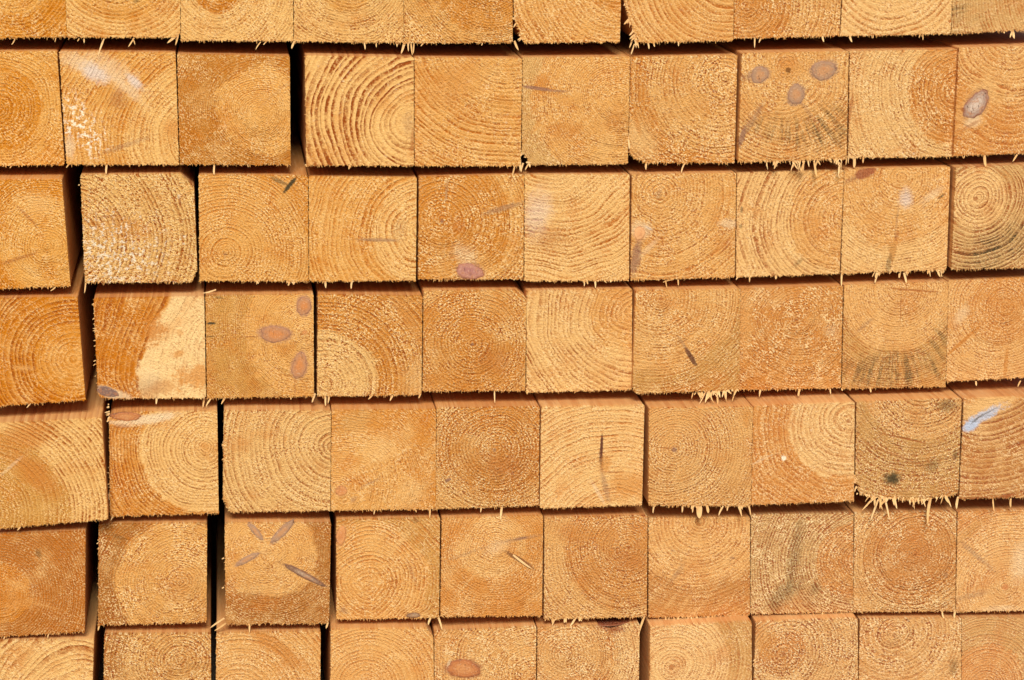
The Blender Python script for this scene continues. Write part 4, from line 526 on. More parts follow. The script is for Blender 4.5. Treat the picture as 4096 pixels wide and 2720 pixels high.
    {'at': (-123.1,-13,281.5),'poly': [(-47.4,50.1),(49.9,47.7),(49.1,-50.1),(-49.9,-47.1)],'pith': (-39.9,-27.9),'sp': 2.16,'R0': 60.0,'ci': 'M','co': 'O','line': 'L','rin': 0.48,'rout': 0.36,'warp': 14,'var': 0.6,'diag': 0.9,'white': 0.15,'speck': 0.6,'fr': 1.0,'frl': 0.35,'label': 'blotchy orange timber with a small round knot at lower left','vivid': 1.03,'spots': [(-1.4,13.0,21.6,14.4,0.87,'P',0.5,0.7,0.7,0),(-25.6,39.4,24.0,12.0,0.35,'G2',0.5,0.7,0.6,0),(26.4,-34.3,19.2,14.4,0.87,'P',0.5,0.7,0.6,0),(-12.4,-21.6,12.0,1.4,0.44,'gray',0.5,0.7,0.4,0),(-28.6,-37.6,4.8,2.4,0.7,'gray',0.5,0.7,0.4,0)],'knots': [(-39.9,-28.3,5.5,5.3,-0.0,'og')],'top': [],'spl': [(-8.4,-46.8,-9.5,-52.9,1.34,0.11,0),(43.5,-48.9,42.9,-58.6,1.73,0.09,0),(29.4,-48.3,30.1,-52.5,1.15,0.13,0)]},
    {'at': (-24.7,-13,280.7),'poly': [(-47.8,49.5),(49.3,47.8),(48.7,-49.5),(-49.3,-48.8)],'pith': (6.6,7.1),'sp': 3.14,'R0': 53.1,'ci': 'O','co': 'M','line': 'L','rin': 0.72,'rout': 0.48,'warp': 5,'var': 0.6,'diag': 0.2,'white': 0.15,'speck': 1.2,'fr': 1.0,'frl': 0.35,'label': 'rough orange bullseye timber with a small dark fleck at left,fifth row','vivid': 1.02,'spots': [(-37.8,-20.8,3.4,1.9,0.44,'knotp',0.9,0.4,0.4,0),(23.5,-16.7,1.7,1.9,-0.0,'knotp',0.8,0.5,0.4,0),(15.5,-9.0,26.6,14.5,-0.35,'L',0.6,0.9,1.3,0),(6.6,7.1,1.9,2.4,-0.0,'gray',0.7,0.5,0.4,0)],'knots': [],'top': [],'spl': [(13.7,-49.0,12.6,-61.7,1.93,0.26,0),(-6.1,-47.8,-7.0,-54.1,1.35,0.13,0),(13.4,-49.9,13.0,-58.1,1.55,0.13,0)]},
    {'at': (74.3,-17,279.3),'poly': [(-48.5,49.8),(49.6,48.4),(48.6,-49.8),(-49.6,-49.6)],'pith': (20.5,-91.8),'sp': 4.15,'R0': 48.8,'ci': 'P','co': 'P','line': 'L','rin': 0.72,'rout': 0.72,'warp': 7,'var': 0.6,'diag': 0.2,'white': 0.15,'speck': 0.6,'fr': 1.0,'frl': 0.35,'label': 'pale timber with a pointed dark resin crack standing in its middle','vivid': 1.01,'spots': [(9.0,8.7,1.5,15.1,-0.03,'knotd',1,0.4,0.5,0),(8.8,-4.3,2.2,12.2,0.07,'knotd',0.8,0.6,0.6,0),(12.8,-8.2,6.3,12.2,-0.17,'O',0.6,0.6,0.5,0),(13.0,-30.6,3.2,18.3,0.24,'gray',0.6,0.6,0.4,0),(5.8,-35.9,2.2,14.6,0.52,'paper',0.5,0.6,0.4,0),(34.8,-29.5,19.5,17.1,-0.0,'O',0.65,0.7,0.9,0),(2.1,-26.4,5.4,0.7,0.44,'L2',0.8,0.5,0.3,0),(20.1,-16.4,11.0,0.7,-0.07,'L2',0.7,0.5,0.3,0)],'knots': [],'top': [],'spl': []},
    {'at': (177.1,-25,276.8),'poly': [(-49.9,49.9),(49.5,48.1),(49.9,-49.9),(-49.2,-45.9)],'pith': (-25.7,8.9),'sp': 2.7,'R0': 49.0,'ci': 'M','co': 'M','line': 'L','rin': 0.66,'rout': 0.42,'warp': 5,'var': 0.6,'diag': 0.2,'white': 0.15,'speck': 0.8999999999999999,'fr': 1.0,'frl': 0.35,'label': 'bullseye timber with a cracked pith and a broad flap splinter beneath','vivid': 1.0,'spots': [(-25.7,8.3,3.4,3.4,-0.0,'knotp',0.85,0.5,0.8,0),(-33.8,10.5,7.4,0.7,-0.07,'L2',0.8,0.5,0.4,0),(43.6,36.4,4.4,11.0,-0.0,'O',0.6,0.6,0.6,0),(30.7,-34.0,17.2,9.8,0.87,'Bn',0.35,0.8,0.7,0)],'knots': [],'top': [],'spl': [(-0.1,-47.8,-0.2,-60.4,5.49,0.11,0),(-6.4,-48.5,-7.6,-54.4,1.57,0.27,0),(7.2,-48.1,7.8,-55.3,2.75,0.27,0),(23.2,-49.7,18.8,-58.4,1.57,0.24,0),(38.4,-49.7,39.9,-59.2,1.76,0.13,0),(-16.5,-48.1,-17.3,-54.2,1.57,0.07,0),(-43.8,-46.0,-44.6,-53.5,1.57,0.17,0),(-3.7,-47.8,-2.4,-51.0,1.33,0.38,0),(-5.3,-47.8,-6.9,-50.2,1.83,0.28,0),(-7.3,-47.6,-7.7,-51.2,1.49,0.28,0),(39.9,-48.8,41.7,-53.1,1.47,0.38,0),(43.1,-49.0,41.6,-51.9,1.77,0.28,0),(8.5,-48.1,7.1,-51.3,0.91,0.16,0),(-6.2,-47.8,-8.4,-50.7,1.09,0.11,0),(-7.7,-47.6,-6.9,-50.4,1.62,0.1,0),(48.7,-49.0,48.3,-51.2,1.6,0.04,0),(44.2,-48.9,44.0,-51.3,1.17,0.3,0),(-48.1,-22.2,-49.7,-22.7,0.81,0.05,0),(-48.1,-21.6,-50.3,-22.6,0.88,0.31,0),(-48.2,-24.4,-50.7,-25.6,0.76,0.03,0),(-47.5,-7.9,-49.0,-8.3,0.67,0.24,0),(-48.1,-24.3,-49.6,-24.1,0.63,0.06,0),(-47.5,-7.8,-48.9,-7.4,0.84,0.25,0)]},
    {'at': (277.6,-25,276.8),'poly': [(-50.6,48.6),(47.7,49.2),(50.6,-49.2),(-50.2,-49.1)],'pith': (42.0,31.1),'sp': 4.7,'R0': 56.8,'ci': 'P','co': 'O','line': 'L','rin': 0.6,'rout': 0.9,'warp': 8,'var': 0.6,'diag': 0.2,'white': 0.4,'speck': 0.6,'fr': 1.0,'frl': 0.35,'label': 'golden timber with wavy orange bands and white flecks,fifth row','vivid': 0.99,'spots': [(42.0,31.1,2.2,2.5,-0.0,'L2',0.6,0.6,0.3,0),(45.4,14.2,1.0,9.9,-0.17,'L2',0.6,0.5,0.4,0),(-42.1,-5.1,12.4,1.5,0.44,'paper',0.5,0.7,0.4,0),(-19.8,-3.6,2.7,2.7,-0.0,'chip',1,0.5,0.5,0)],'knots': [],'top': [],'spl': [(-63.0,-48.4,-60.0,-60.2,1.98,0.15,0),(-52.9,-48.8,-51.4,-59.6,1.58,0.12,0),(-72.2,-48.9,-73.5,-54.2,1.58,0.22,0)]},
    {'at': (380.6,-21,274.3),'poly': [(-52.2,50.6),(51.1,50.6),(52.2,-43.3),(49.1,-46.7),(37.8,-45.3),(19.3,-50.6),(-3.1,-48.7),(-30.6,-44.3),(-45.6,-40.5),(-50.7,-22.2)],'pith': (14.0,70.1),'sp': 3.77,'R0': 57.8,'ci': 'M','co': 'G2','line': 'L','rin': 0.66,'rout': 0.3,'warp': 5,'var': 0.6,'diag': 0.2,'white': 0.15,'speck': 1.02,'fr': 1.5,'frl': 0.35,'label': 'timber with a green-black mould spot and a shaggy torn bottom edge','vivid': 0.99,'spots': [(-14.0,-27.7,9.0,7.5,-0.17,'mold',1,0.7,0.7,0),(36.9,43.9,11.3,7.0,-0.0,'mold',0.5,0.8,0.7,0),(47.6,-5.4,3.0,6.3,-0.0,'mold',0.5,0.7,0.5,0),(24.7,-15.9,10.0,6.3,0.52,'mold',0.35,0.8,0.7,0),(-2.6,12.5,27.6,1.0,-0.26,'L2',0.8,0.5,0.6,0),(-13.1,-3.1,35.2,1.3,-0.38,'L2',0.6,0.5,0.9,0)],'knots': [],'top': [],'spl': [(-31.9,-46.0,-44.1,-56.9,1.81,0.15,0),(-27.1,-48.0,-34.7,-68.7,1.81,0.06,0),(-20.7,-46.4,-16.4,-67.9,1.81,0.09,0),(25.2,-48.2,24.4,-75.0,2.61,0.14,0),(-10.7,-39.2,-9.1,-54.5,1.41,0.22,0),(-31.4,-41.1,-29.9,-55.9,0.65,0.21,0),(-15.3,-43.6,-19.0,-50.8,2.11,0.13,0),(-23.2,-42.6,-36.5,-51.8,1.15,0.16,0),(-17.4,-43.3,-21.1,-50.2,0.72,0.36,0),(-30.6,-41.3,-34.4,-49.6,0.91,0.4,0),(-21.0,-42.8,-24.4,-46.8,1.78,0.36,0),(-30.5,-41.3,-32.5,-45.2,1.57,0.0,0),(-30.0,-41.3,-31.4,-47.5,1.02,0.2,0),(-33.3,-41.1,-37.1,-43.6,1.9,0.02,0),(-43.5,-39.4,-45.8,-42.7,1.13,0.39,0),(-29.1,-41.7,-35.4,-46.7,0.98,0.18,0),(-31.1,-41.2,-31.8,-53.3,1.74,0.19,0),(-16.7,-43.5,-22.8,-49.8,0.98,0.08,0),(-15.4,-43.5,-15.8,-48.0,1.55,0.25,0),(-16.0,-43.4,-16.0,-47.7,0.63,0.3,0),(-41.0,-39.8,-39.0,-44.3,1.47,0.28,0),(-27.0,-41.8,-21.9,-58.1,1.72,0.07,0),(-27.0,-41.9,-24.7,-45.8,2.16,0.38,0),(-17.2,-43.3,-25.0,-55.6,2.16,0.05,0),(-24.3,-42.2,-27.7,-55.5,2.12,0.37,0),(-35.9,-40.5,-37.1,-45.0,0.86,0.34,0),(-24.0,-42.2,-23.5,-47.2,1.66,0.38,0),(-18.9,-43.0,-22.5,-51.2,0.61,0.19,0),(-13.0,-43.9,-12.7,-53.4,2.21,0.32,0),(-37.5,-40.3,-36.0,-44.5,1.76,0.33,0),(-26.4,-42.6,-42.2,-40.8,0.67,0.03,0),(-17.9,-43.2,-17.4,-47.6,1.0,0.05,0),(-20.3,-42.8,-22.4,-48.7,0.72,0.37,0),(-33.1,-41.0,-40.4,-49.4,1.03,0.17,0),(-36.2,-40.5,-39.4,-44.4,2.16,0.37,0),(39.2,-45.2,44.9,-58.6,1.58,0.11,0),(15.5,-44.7,19.0,-56.5,1.71,0.25,0),(34.3,-45.2,29.8,-52.3,0.79,0.35,0),(-7.7,-44.2,-7.2,-48.7,1.31,0.33,0),(5.9,-44.5,5.5,-52.4,1.08,0.19,0),(11.8,-44.7,9.6,-51.9,1.51,0.27,0),(38.2,-45.2,34.5,-54.3,0.89,0.17,0),(26.7,-45.2,15.6,-54.4,1.27,0.21,0),(-2.2,-44.3,-2.7,-48.1,1.08,0.37,0),(39.0,-45.3,43.5,-53.3,2.18,0.25,0),(-10.9,-44.1,-8.4,-56.6,2.05,0.29,0),(6.3,-44.5,7.1,-54.6,2.19,0.31,0),(11.6,-44.6,12.6,-53.6,2.09,0.2,0),(39.1,-45.2,40.4,-49.1,1.87,0.04,0),(5.4,-44.5,4.4,-49.1,1.83,0.31,0),(10.8,-44.6,13.6,-51.1,1.13,0.19,0),(30.7,-45.0,30.6,-49.2,1.68,0.33,0),(15.9,-44.7,16.4,-53.6,1.21,0.19,0),(10.8,-44.7,13.7,-48.8,1.88,0.16,0),(6.1,-44.5,7.9,-58.0,1.39,0.27,0),(5.4,-44.5,7.8,-49.2,1.46,0.39,0),(2.4,-44.4,3.7,-54.2,1.59,0.15,0),(8.4,-44.5,7.3,-56.6,1.08,0.07,0),(37.6,-45.4,34.0,-49.2,1.85,0.13,0),(41.1,-45.2,41.0,-52.5,0.82,0.08,0),(-2.2,-44.3,-4.0,-51.3,1.29,0.27,0),(-49.5,-34.0,-48.9,-35.9,1.88,0.08,0),(-51.8,-22.2,-48.0,-26.8,1.43,0.16,0),(-50.4,-25.4,-53.4,-31.0,2.02,0.03,0),(-50.9,-22.8,-52.2,-26.4,1.3,0.21,0),(-50.8,-22.0,-54.8,-25.4,1.05,0.35,0),(-51.1,-23.8,-50.1,-28.8,1.81,0.06,0),(-50.1,-26.1,-53.8,-30.0,1.09,0.15,0),(-49.8,-28.1,-51.9,-30.0,2.2,0.05,0),(-47.8,-40.5,-48.9,-42.1,1.31,0.07,0),(-49.1,-33.7,-50.7,-39.1,1.39,0.2,0)]},
    {'at': (486.0,-21,273.7),'poly': [(-52.0,50.7),(50.9,51.2),(52.0,-51.2),(-51.9,-49.6)],'pith': (-28.4,91.0),'sp': 5.56,'R0': 50.6,'ci': 'D','co': 'Bn','line': 'L2','rin': 0.96,'rout': 1.08,'warp': 4,'var': 0.6,'diag': 0.6,'white': 0.15,'speck': 0.6,'fr': 1.0,'frl': 0.35,'label': 'dark striped timber with a blue-white resin patch,right edge,fifth row','vivid': 0.98,'spots': [(-27.4,43.1,35.4,15.2,0.35,'P',0.75,0.6,0.3,0),(-31.6,33.0,25.3,5.6,0.47,'bluep',0.85,0.6,1.0,0),(-32.6,33.9,19.0,1.0,0.47,'mold',0.5,0.5,1.2,0),(-43.3,24.0,10.1,5.6,0.47,'bluep',1,0.5,0.5,0),(-38.0,30.4,7.6,1.3,0.7,'mold',0.6,0.5,0.9,0)],'knots': [],'top': [],'spl': [(-17.9,-51.0,-17.2,-63.9,1.21,0.29,0),(0.1,-51.7,0.8,-60.4,2.02,0.08,0),(-52.9,-47.7,-53.6,-59.7,2.43,0.11,0)]},
    {'at': (-451.2,-29,178.9),'poly': [(-46.0,50.1),(51.5,49.2),(46.5,-48.4),(-51.5,-50.1)],'pith': (-31.1,-7.6),'sp': 2.36,'R0': 30.7,'ci': 'D','co': 'Bn2','line': 'L','rin': 0.6,'rout': 0.84,'warp': 4,'var': 0.6,'diag': 0.2,'white': 0.15,'speck': 0.48,'fr': 1.0,'frl': 0.35,'label': 'dark amber timber with tight arcs,left edge,sixth row','vivid': 1.04,'spots': [(8.0,29.1,3.3,5.2,0.35,'mold',0.45,0.7,0.8,0),(3.1,-18.5,33.1,1.4,-0.31,'M',0.3,0.8,0.5,0),(-23.9,-11.7,42.5,11.8,-0.26,'D',0.4,0.8,0.6,0)],'knots': [],'top': [],'spl': [(13.3,-49.1,12.6,-52.8,1.13,0.26,0),(-26.8,-50.1,-28.1,-52.3,1.13,0.2,0)]},
    {'at': (-340.9,-13,179.1),'poly': [(-47.5,50.4),(52.2,47.2),(48.6,-50.4),(-52.2,-48.9)],'pith': (25.8,-9.3),'sp': 2.4,'R0': 61.3,'ci': 'M','co': 'Bd','line': 'L','rin': 0.42,'rout': 0.3,'warp': 5,'var': 0.6,'diag': 0.25,'white': 0.15,'speck': 0.84,'fr': 1.0,'frl': 0.35,'label': 'smooth timber with a dark brown crescent down its left side','vivid': 1.03,'spots': [(-28.1,36.7,8.4,2.4,-0.35,'mold',0.35,0.7,0.5,0),(25.7,-12.1,19.2,21.6,-0.0,'L',0.25,0.9,1.2,0)],'knots': [],'top': [],'spl': [(-51.1,-47.9,-52.7,-54.0,1.54,0.25,0),(-48.4,26.9,-49.3,26.2,0.93,0.21,0),(-48.5,21.0,-49.8,21.4,0.75,0.25,0),(-48.1,32.5,-50.4,31.6,0.92,0.31,0),(-48.2,27.3,-49.2,27.1,0.66,0.38,0),(-48.3,24.9,-49.1,24.8,0.64,0.26,0),(-48.1,35.7,-49.3,34.6,0.64,0.26,0),(-48.5,26.3,-49.1,25.7,0.68,0.16,0)]},
    {'at': (-223.8,-15,174.6),'poly': [(-48.5,51.8),(50.5,47.7),(46.8,-51.8),(-50.5,-48.2)],'pith': (-10.1,22.3),'sp': 1.94,'R0': 46.1,'ci': 'M','co': 'Bd','line': 'L','rin': 0.24,'rout': 0.48,'warp': 5,'var': 0.6,'diag': 0.3,'white': 0.15,'speck': 0.6,'fr': 1.0,'frl': 0.35,'label': 'timber with four narrow knots radiating like spokes from its centre','vivid': 1.02,'spots': [(-9.8,22.2,14.6,7.3,-0.35,'P',0.35,0.9,0.4,0),(-13.0,32.6,7.3,1.5,-0.96,'P',0.5,0.7,0.4,0),(-17.8,-15.8,36.4,6.8,-0.07,'P',0.3,0.7,0.4,0)],'knots': [(-19.8,42.2,11.2,2.9,-0.91,'p'),(4.8,41.2,15.0,4.1,0.79,'p'),(-28.4,15.6,13.1,2.9,0.47,'p'),(24.6,-2.7,24.3,3.2,-0.54,'d')],'top': [],'spl': [(-51.7,-42.5,-65.6,-51.6,1.75,0.07,0),(-49.0,-46.7,-61.6,-53.7,1.75,0.07,0),(-28.2,-49.2,-28.4,-57.2,1.55,0.29,0),(45.9,-51.2,43.7,-56.8,1.75,0.22,0),(-50.3,17.5,-52.4,16.6,1.16,0.19,0),(-51.1,-11.5,-53.3,-12.3,1.16,0.22,0)]},
    {'at': (-120.0,-13,173.4),'poly': [(-48.0,50.7),(49.8,49.4),(48.1,-50.7),(-49.8,-47.9)],'pith': (-22.0,-14.1),'sp': 3.42,'R0': 61.2,'ci': 'M','co': 'G2','line': 'L','rin': 0.72,'rout': 0.66,'warp': 10,'var': 0.6,'diag': 0.2,'white': 0.15,'speck': 0.6,'fr': 1.0,'frl': 0.35,'label': 'bullseye timber low left with a half knot on its bottom edge,sixth row','vivid': 1.02,'spots': [(12.1,27.7,19.6,3.4,0.87,'P',0.5,0.7,0.4,0),(22.5,-4.8,17.1,2.4,-1.22,'gray',0.3,0.8,0.5,0),(-42.4,-39.7,5.4,2.9,-0.52,'gray',0.5,0.7,0.5,0),(26.6,47.7,3.9,2.4,-0.0,'mold',0.4,0.7,0.6,0)],'knots': [(-43.9,35.6,4.9,9.8,-0.21,'og'),(23.5,-47.4,6.8,2.7,-0.0,'grayk')],'top': [],'spl': [(40.4,-50.3,37.8,-57.4,1.96,0.27,0),(47.3,-50.0,50.3,-63.0,1.76,0.21,0)]},
    {'at': (-21.1,-13,171.0),'poly': [(-47.3,51.0),(49.4,49.8),(48.6,-51.0),(-49.4,-47.4)],'pith': (2.8,20.6),'sp': 2.22,'R0': 32.1,'ci': 'M','co': 'O','line': 'L','rin': 0.36,'rout': 0.48,'warp': 10,'var': 0.6,'diag': 0.4,'white': 0.15,'speck': 0.6,'fr': 1.0,'frl': 0.35,'label': 'timber with a pale sliver lodged in a diagonal slit','vivid': 1.01,'spots': [(-26.0,14.3,22.2,1.7,0.31,'gray',0.4,0.7,0.4,0),(24.5,27.2,27.1,2.2,0.14,'gray',0.5,0.6,0.4,0),(27.2,6.3,17.3,2.7,-0.58,'knotd',0.7,0.4,0.4,0),(-28.0,-19.8,23.4,1.2,0.87,'P',0.5,0.7,0.4,0),(4.6,20.5,14.8,7.4,0.35,'paper',0.3,0.9,0.5,0),(28.1,28.0,7.4,1.5,0.14,'knotp',0.7,0.5,0.4,0)],'knots': [],'top': [],'spl': [(20.5,11.9,39.0,-1.8,1.97,0.05,-1.2)]},
    {'at': (79.7,-13,166.2),'poly': [(-49.9,52.0),(49.6,50.4),(50.1,-52.0),(-50.1,-50.1)],'pith': (32.6,18.8),'sp': 2.74,'R0': 62.3,'ci': 'O','co': 'M','line': 'L','rin': 0.66,'rout': 0.54,'warp': 5,'var': 0.6,'diag': 0.2,'white': 0.15,'speck': 0.96,'fr': 1.0,'frl': 0.35,'label': 'orange timber with its bullseye near the right edge,sixth row middle','vivid': 1.0,'spots': [(31.7,18.9,2.2,2.0,-0.0,'L2',0.9,0.5,0.4,0),(-40.3,15.3,8.7,39.9,-0.0,'M',0.5,0.8,0.6,0),(30.9,6.5,19.9,14.9,-0.0,'L',0.5,0.9,1.2,0)],'knots': [],'top': [],'spl': [(-18.6,-48.7,-26.1,-57.7,2.19,0.16,0),(-39.7,-50.6,-42.2,-56.9,1.59,0.15,0),(-30.0,-49.8,-30.9,-54.3,1.79,0.29,0),(-26.6,-49.3,-26.4,-51.3,1.71,0.11,0),(-29.4,-49.3,-29.2,-54.2,2.12,0.3,0),(-15.9,-49.3,-16.8,-51.0,1.35,0.12,0),(-41.5,-49.5,-42.8,-54.0,1.81,0.01,0),(-14.5,-49.1,-14.3,-51.1,0.6,0.25,0),(-14.6,-49.3,-16.6,-53.1,1.76,0.37,0),(-43.0,-49.4,-42.1,-53.7,1.98,0.06,0),(-14.5,-49.1,-14.2,-51.7,1.12,0.19,0),(-15.3,-49.1,-14.9,-52.7,1.41,0.32,0),(-16.1,-49.3,-13.1,-53.6,1.88,0.08,0),(-37.7,-49.5,-39.0,-51.6,1.61,0.24,0),(-15.3,-49.2,-14.4,-53.3,1.7,0.21,0)]},
    {'at': (181.1,-13,162.5),'poly': [(-50.8,51.6),(48.2,49.0),(50.8,-51.6),(-49.3,-49.4)],'pith': (-1.2,44.4),'sp': 3.52,'R0': 64.0,'ci': 'M','co': 'Bn','line': 'L','rin': 0.54,'rout': 0.3,'warp': 4,'var': 0.6,'diag': 0.7,'white': 0.15,'speck': 0.6,'fr': 1.0,'frl': 0.35,'label': 'timber with concentric smile rings over a zigzag brown lower band','vivid': 0.99,'spots': [(-22.4,-5.3,3.5,13.8,-0.56,'gray',0.45,0.7,0.4,0),(31.9,7.7,3.5,2.0,-0.0,'knotp',0.5,0.7,0.4,0),(-26.5,17.9,2.5,1.5,-0.0,'gray',0.5,0.7,0.4,0)],'knots': [],'top': [],'spl': [(-53.1,-47.8,-59.7,-68.6,1.81,0.18,0),(10.4,-50.8,6.8,-57.6,1.81,0.19,0),(26.8,-50.4,25.8,-57.3,1.61,0.12,0),(-24.4,-49.9,-22.1,-63.6,1.21,0.27,0),(-32.7,-50.1,-32.6,-57.9,1.61,0.26,0),(37.0,-50.9,36.3,-58.2,1.81,0.23,0),(-20.3,-49.4,-20.9,-53.6,1.96,0.32,0),(-29.0,-49.2,-29.4,-53.3,0.91,0.13,0),(-10.4,-49.6,-10.6,-52.7,1.73,0.02,0),(-9.1,-49.7,-9.4,-51.1,1.36,0.01,0),(-2.4,-49.9,-1.2,-53.7,1.94,0.29,0),(-16.2,-49.5,-16.0,-51.2,2.0,0.19,0),(7.7,-50.3,9.6,-53.1,0.68,0.38,0),(21.7,-50.5,22.0,-53.2,1.16,0.32,0),(20.1,-50.5,20.0,-51.9,1.31,0.14,0),(5.1,-50.1,5.9,-51.7,1.21,0.25,0),(-7.0,-49.7,-7.4,-52.7,2.16,0.26,0),(31.8,-50.8,31.0,-53.0,1.42,0.33,0),(-9.6,-49.7,-10.0,-51.5,1.03,0.1,0),(14.1,-50.4,11.2,-54.5,1.55,0.19,0)]},
    {'at': (282.7,-13,161.5),'poly': [(-52.2,52.0),(48.9,49.6),(52.2,-52.0),(-50.3,-49.3)],'pith': (57.2,1.3),'sp': 2.79,'R0': 43.1,'ci': 'O','co': 'G','line': 'L2','rin': 0.6,'rout': 1.08,'warp': 5,'var': 0.6,'diag': 0.2,'white': 0.15,'speck': 0.96,'fr': 1.0,'frl': 0.35,'label': 'greyish timber with fine upright dark rings,sixth row','vivid': 0.98,'spots': [(-8.2,9.9,7.6,50.7,-0.14,'mold',0.35,0.9,0.7,0),(-18.2,-30.2,25.4,10.1,0.7,'mold',0.4,0.9,0.8,0),(13.5,-25.9,5.6,6.6,-0.0,'mold',0.35,0.8,0.6,0)],'knots': [],'top': [],'spl': [(40.8,-51.1,40.4,-57.3,1.42,0.27,0),(21.9,-51.2,21.4,-54.7,1.42,0.08,0)]},
    {'at': (385.6,-13,158.5),'poly': [(-52.7,52.7),(49.1,50.1),(52.7,-52.7),(-50.5,-48.9)],'pith': (9.7,7.8),'sp': 2.81,'R0': 51.1,'ci': 'O','co': 'M','line': 'L','rin': 0.78,'rout': 0.36,'warp': 5,'var': 0.6,'diag': 0.2,'white': 0.15,'speck': 1.08,'fr': 1.0,'frl': 0.35,'label': 'brownish bullseye timber under the shaggy torn timber','vivid': 0.98,'spots': [(9.7,7.8,2.3,2.3,-0.0,'L2',0.8,0.6,0.4,0),(41.7,-15.0,2.6,3.6,-0.0,'gray',0.6,0.6,0.5,0),(7.8,0.1,33.2,30.7,-0.0,'L',0.35,0.9,1,0)],'knots': [],'top': [],'spl': [(39.6,-52.7,42.1,-60.5,1.43,0.2,0),(53.0,-53.1,51.8,-60.2,1.84,0.3,0)]},
    {'at': (490.2,-13,155.1),'poly': [(-54.1,52.9),(50.4,52.0),(54.1,-52.9),(-51.1,-50.4)],'pith': (-2.0,-27.1),'sp': 2.84,'R0': 77.3,'ci': 'M','co': 'O','line': 'L','rin': 0.48,'rout': 0.6,'warp': 5,'var': 0.6,'diag': 0.2,'white': 0.15,'speck': 0.6,'fr': 1.0,'frl': 0.35,'label': 'pinkish timber with faint grey rays,right end of sixth row','vivid': 0.97,'spots': [(-34.5,8.5,28.4,3.1,-0.73,'gray',0.5,0.7,0.5,0),(-36.1,-34.3,23.2,3.6,0.21,'gray',0.4,0.7,0.5,0),(11.9,-1.3,10.3,23.2,-0.0,'paper',0.5,0.8,0.5,0),(-2.0,-27.1,3.4,3.4,-0.0,'knoto',0.8,0.4,0.2,0),(-39.5,34.0,20.6,5.7,0.7,'Bn',0.5,0.7,0.6,0),(-6.6,-49.5,20.6,4.1,-0.0,'paper',0.4,0.8,0.5,0)],'knots': [],'top': [],'spl': []},
    {'at': (-448.9,-31,75.0),'poly': [(-47.0,51.2),(52.4,47.4),(44.9,-51.2),(-52.4,-48.5)],'pith': (32.3,-11.5),'sp': 5.77,'R0': 21.6,'ci': 'M','co': 'P','line': 'L2','rin': 0.72,'rout': 0.84,'warp': 10,'var': 0.6,'diag': 0.2,'white': 0.15,'speck': 0.6,'fr': 1.0,'frl': 0.35,'label': 'pale timber with frowning dark arcs in the bottom left corner','vivid': 1.03,'spots': [(-23.7,39.0,16.8,3.8,0.52,'D',0.4,0.8,0.7,0)],'knots': [],'top': [],'spl': []},
    {'at': (-341.0,-15,68.7),'poly': [(-46.6,52.9),(52.3,48.6),(49.8,-52.9),(-52.3,-48.1)],'pith': (21.5,24.0),'sp': 3.17,'R0': 51.2,'ci': 'M','co': 'Bn','line': 'L2','rin': 0.6,'rout': 0.72,'warp': 5,'var': 0.6,'diag': 0.2,'white': 0.35,'speck': 1.2,'fr': 1.0,'frl': 0.35,'label': 'grainy bottom row timber with brown stripes along its left edge','vivid': 1.02,'spots': [],'knots': [],'top': [],'spl': []},
    {'at': (-236.2,-15,65.0),'poly': [(-47.1,52.3),(51.1,49.6),(48.4,-52.3),(-51.1,-48.2)],'pith': (-26.9,-13.6),'sp': 4.19,'R0': 81.2,'ci': 'M','co': 'M','line': 'L','rin': 0.42,'rout': 0.72,'warp': 5,'var': 0.6,'diag': 0.6,'white': 0.15,'speck': 0.84,'fr': 1.0,'frl': 0.35,'label': 'bottom row timber with a broad brown arc,third from left','vivid': 1.01,'spots': [(10.8,34.4,41.9,8.4,-0.7,'D',0.6,0.5,0.6,0)],'knots': [],'top': [],'spl': []},
    {'at': (-128.0,-21,65.1),'poly': [(-47.6,53.1),(43.7,49.8),(49.8,40.8),(50.0,-53.1),(-50.0,-49.0)],'pith': (-14.7,-5.8),'sp': 3.71,'R0': 81.7,'ci': 'M','co': 'G2','line': 'L','rin': 0.48,'rout': 0.54,'warp': 4,'var': 0.6,'diag': 0.5,'white': 0.15,'speck': 0.6,'fr': 1.0,'frl': 0.35,'label': 'bottom row timber with low arched rings and a clipped top right corner','vivid': 1.01,'spots': [],'knots': [],'top': [],'spl': []},
    {'at': (-27.8,-15,58.1),'poly': [(-48.8,51.3),(49.6,51.4),(48.9,-51.4),(-49.6,-48.7)],'pith': (45.7,-1.7),'sp': 2.76,'R0': 50.1,'ci': 'M','co': 'M','line': 'L','rin': 0.48,'rout': 0.6,'warp': 9,'var': 0.6,'diag': 0.2,'white': 0.15,'speck': 0.96,'fr': 1.0,'frl': 0.35,'label': 'bottom row timber with one round orange-brown knot','vivid': 1.0,'spots': [(-0.1,8.4,5.5,7.5,-0.0,'P',0.5,0.8,0.5,0),(-34.7,15.9,2.5,7.5,-0.17,'paper',0.7,0.4,0.6,0)],'knots': [(-21.1,11.8,18.0,9.5,-0.1,'r')],'top': [],'spl': []},
    {'at': (72.7,-15,56.9),'poly': [(-49.6,51.6),(8.6,50.9),(20.9,47.5),(35.6,50.2),(50.0,50.8),(49.9,-51.6),(-50.0,-48.9)],'pith': (-23.0,21.3),'sp': 2.77,'R0': 50.4,'ci': 'M','co': 'P','line': 'L','rin': 0.6,'rout': 0.54,'warp': 5,'var': 0.6,'diag': 0.2,'white': 0.15,'speck': 1.02,'fr': 1.0,'frl': 0.35,'label': 'bottom row timber with a dark red notch in its top edge','vivid': 0.99,'spots': [(21.9,48.2,15.1,4.0,-0.17,'knotr',0.6,0.5,0.6,0),(23.8,44.3,5.5,5.0,-0.0,'L2',0.5,0.6,0.6,0)],'knots': [],'top': [(23.8,51.0,21,15,15)],'spl': []},
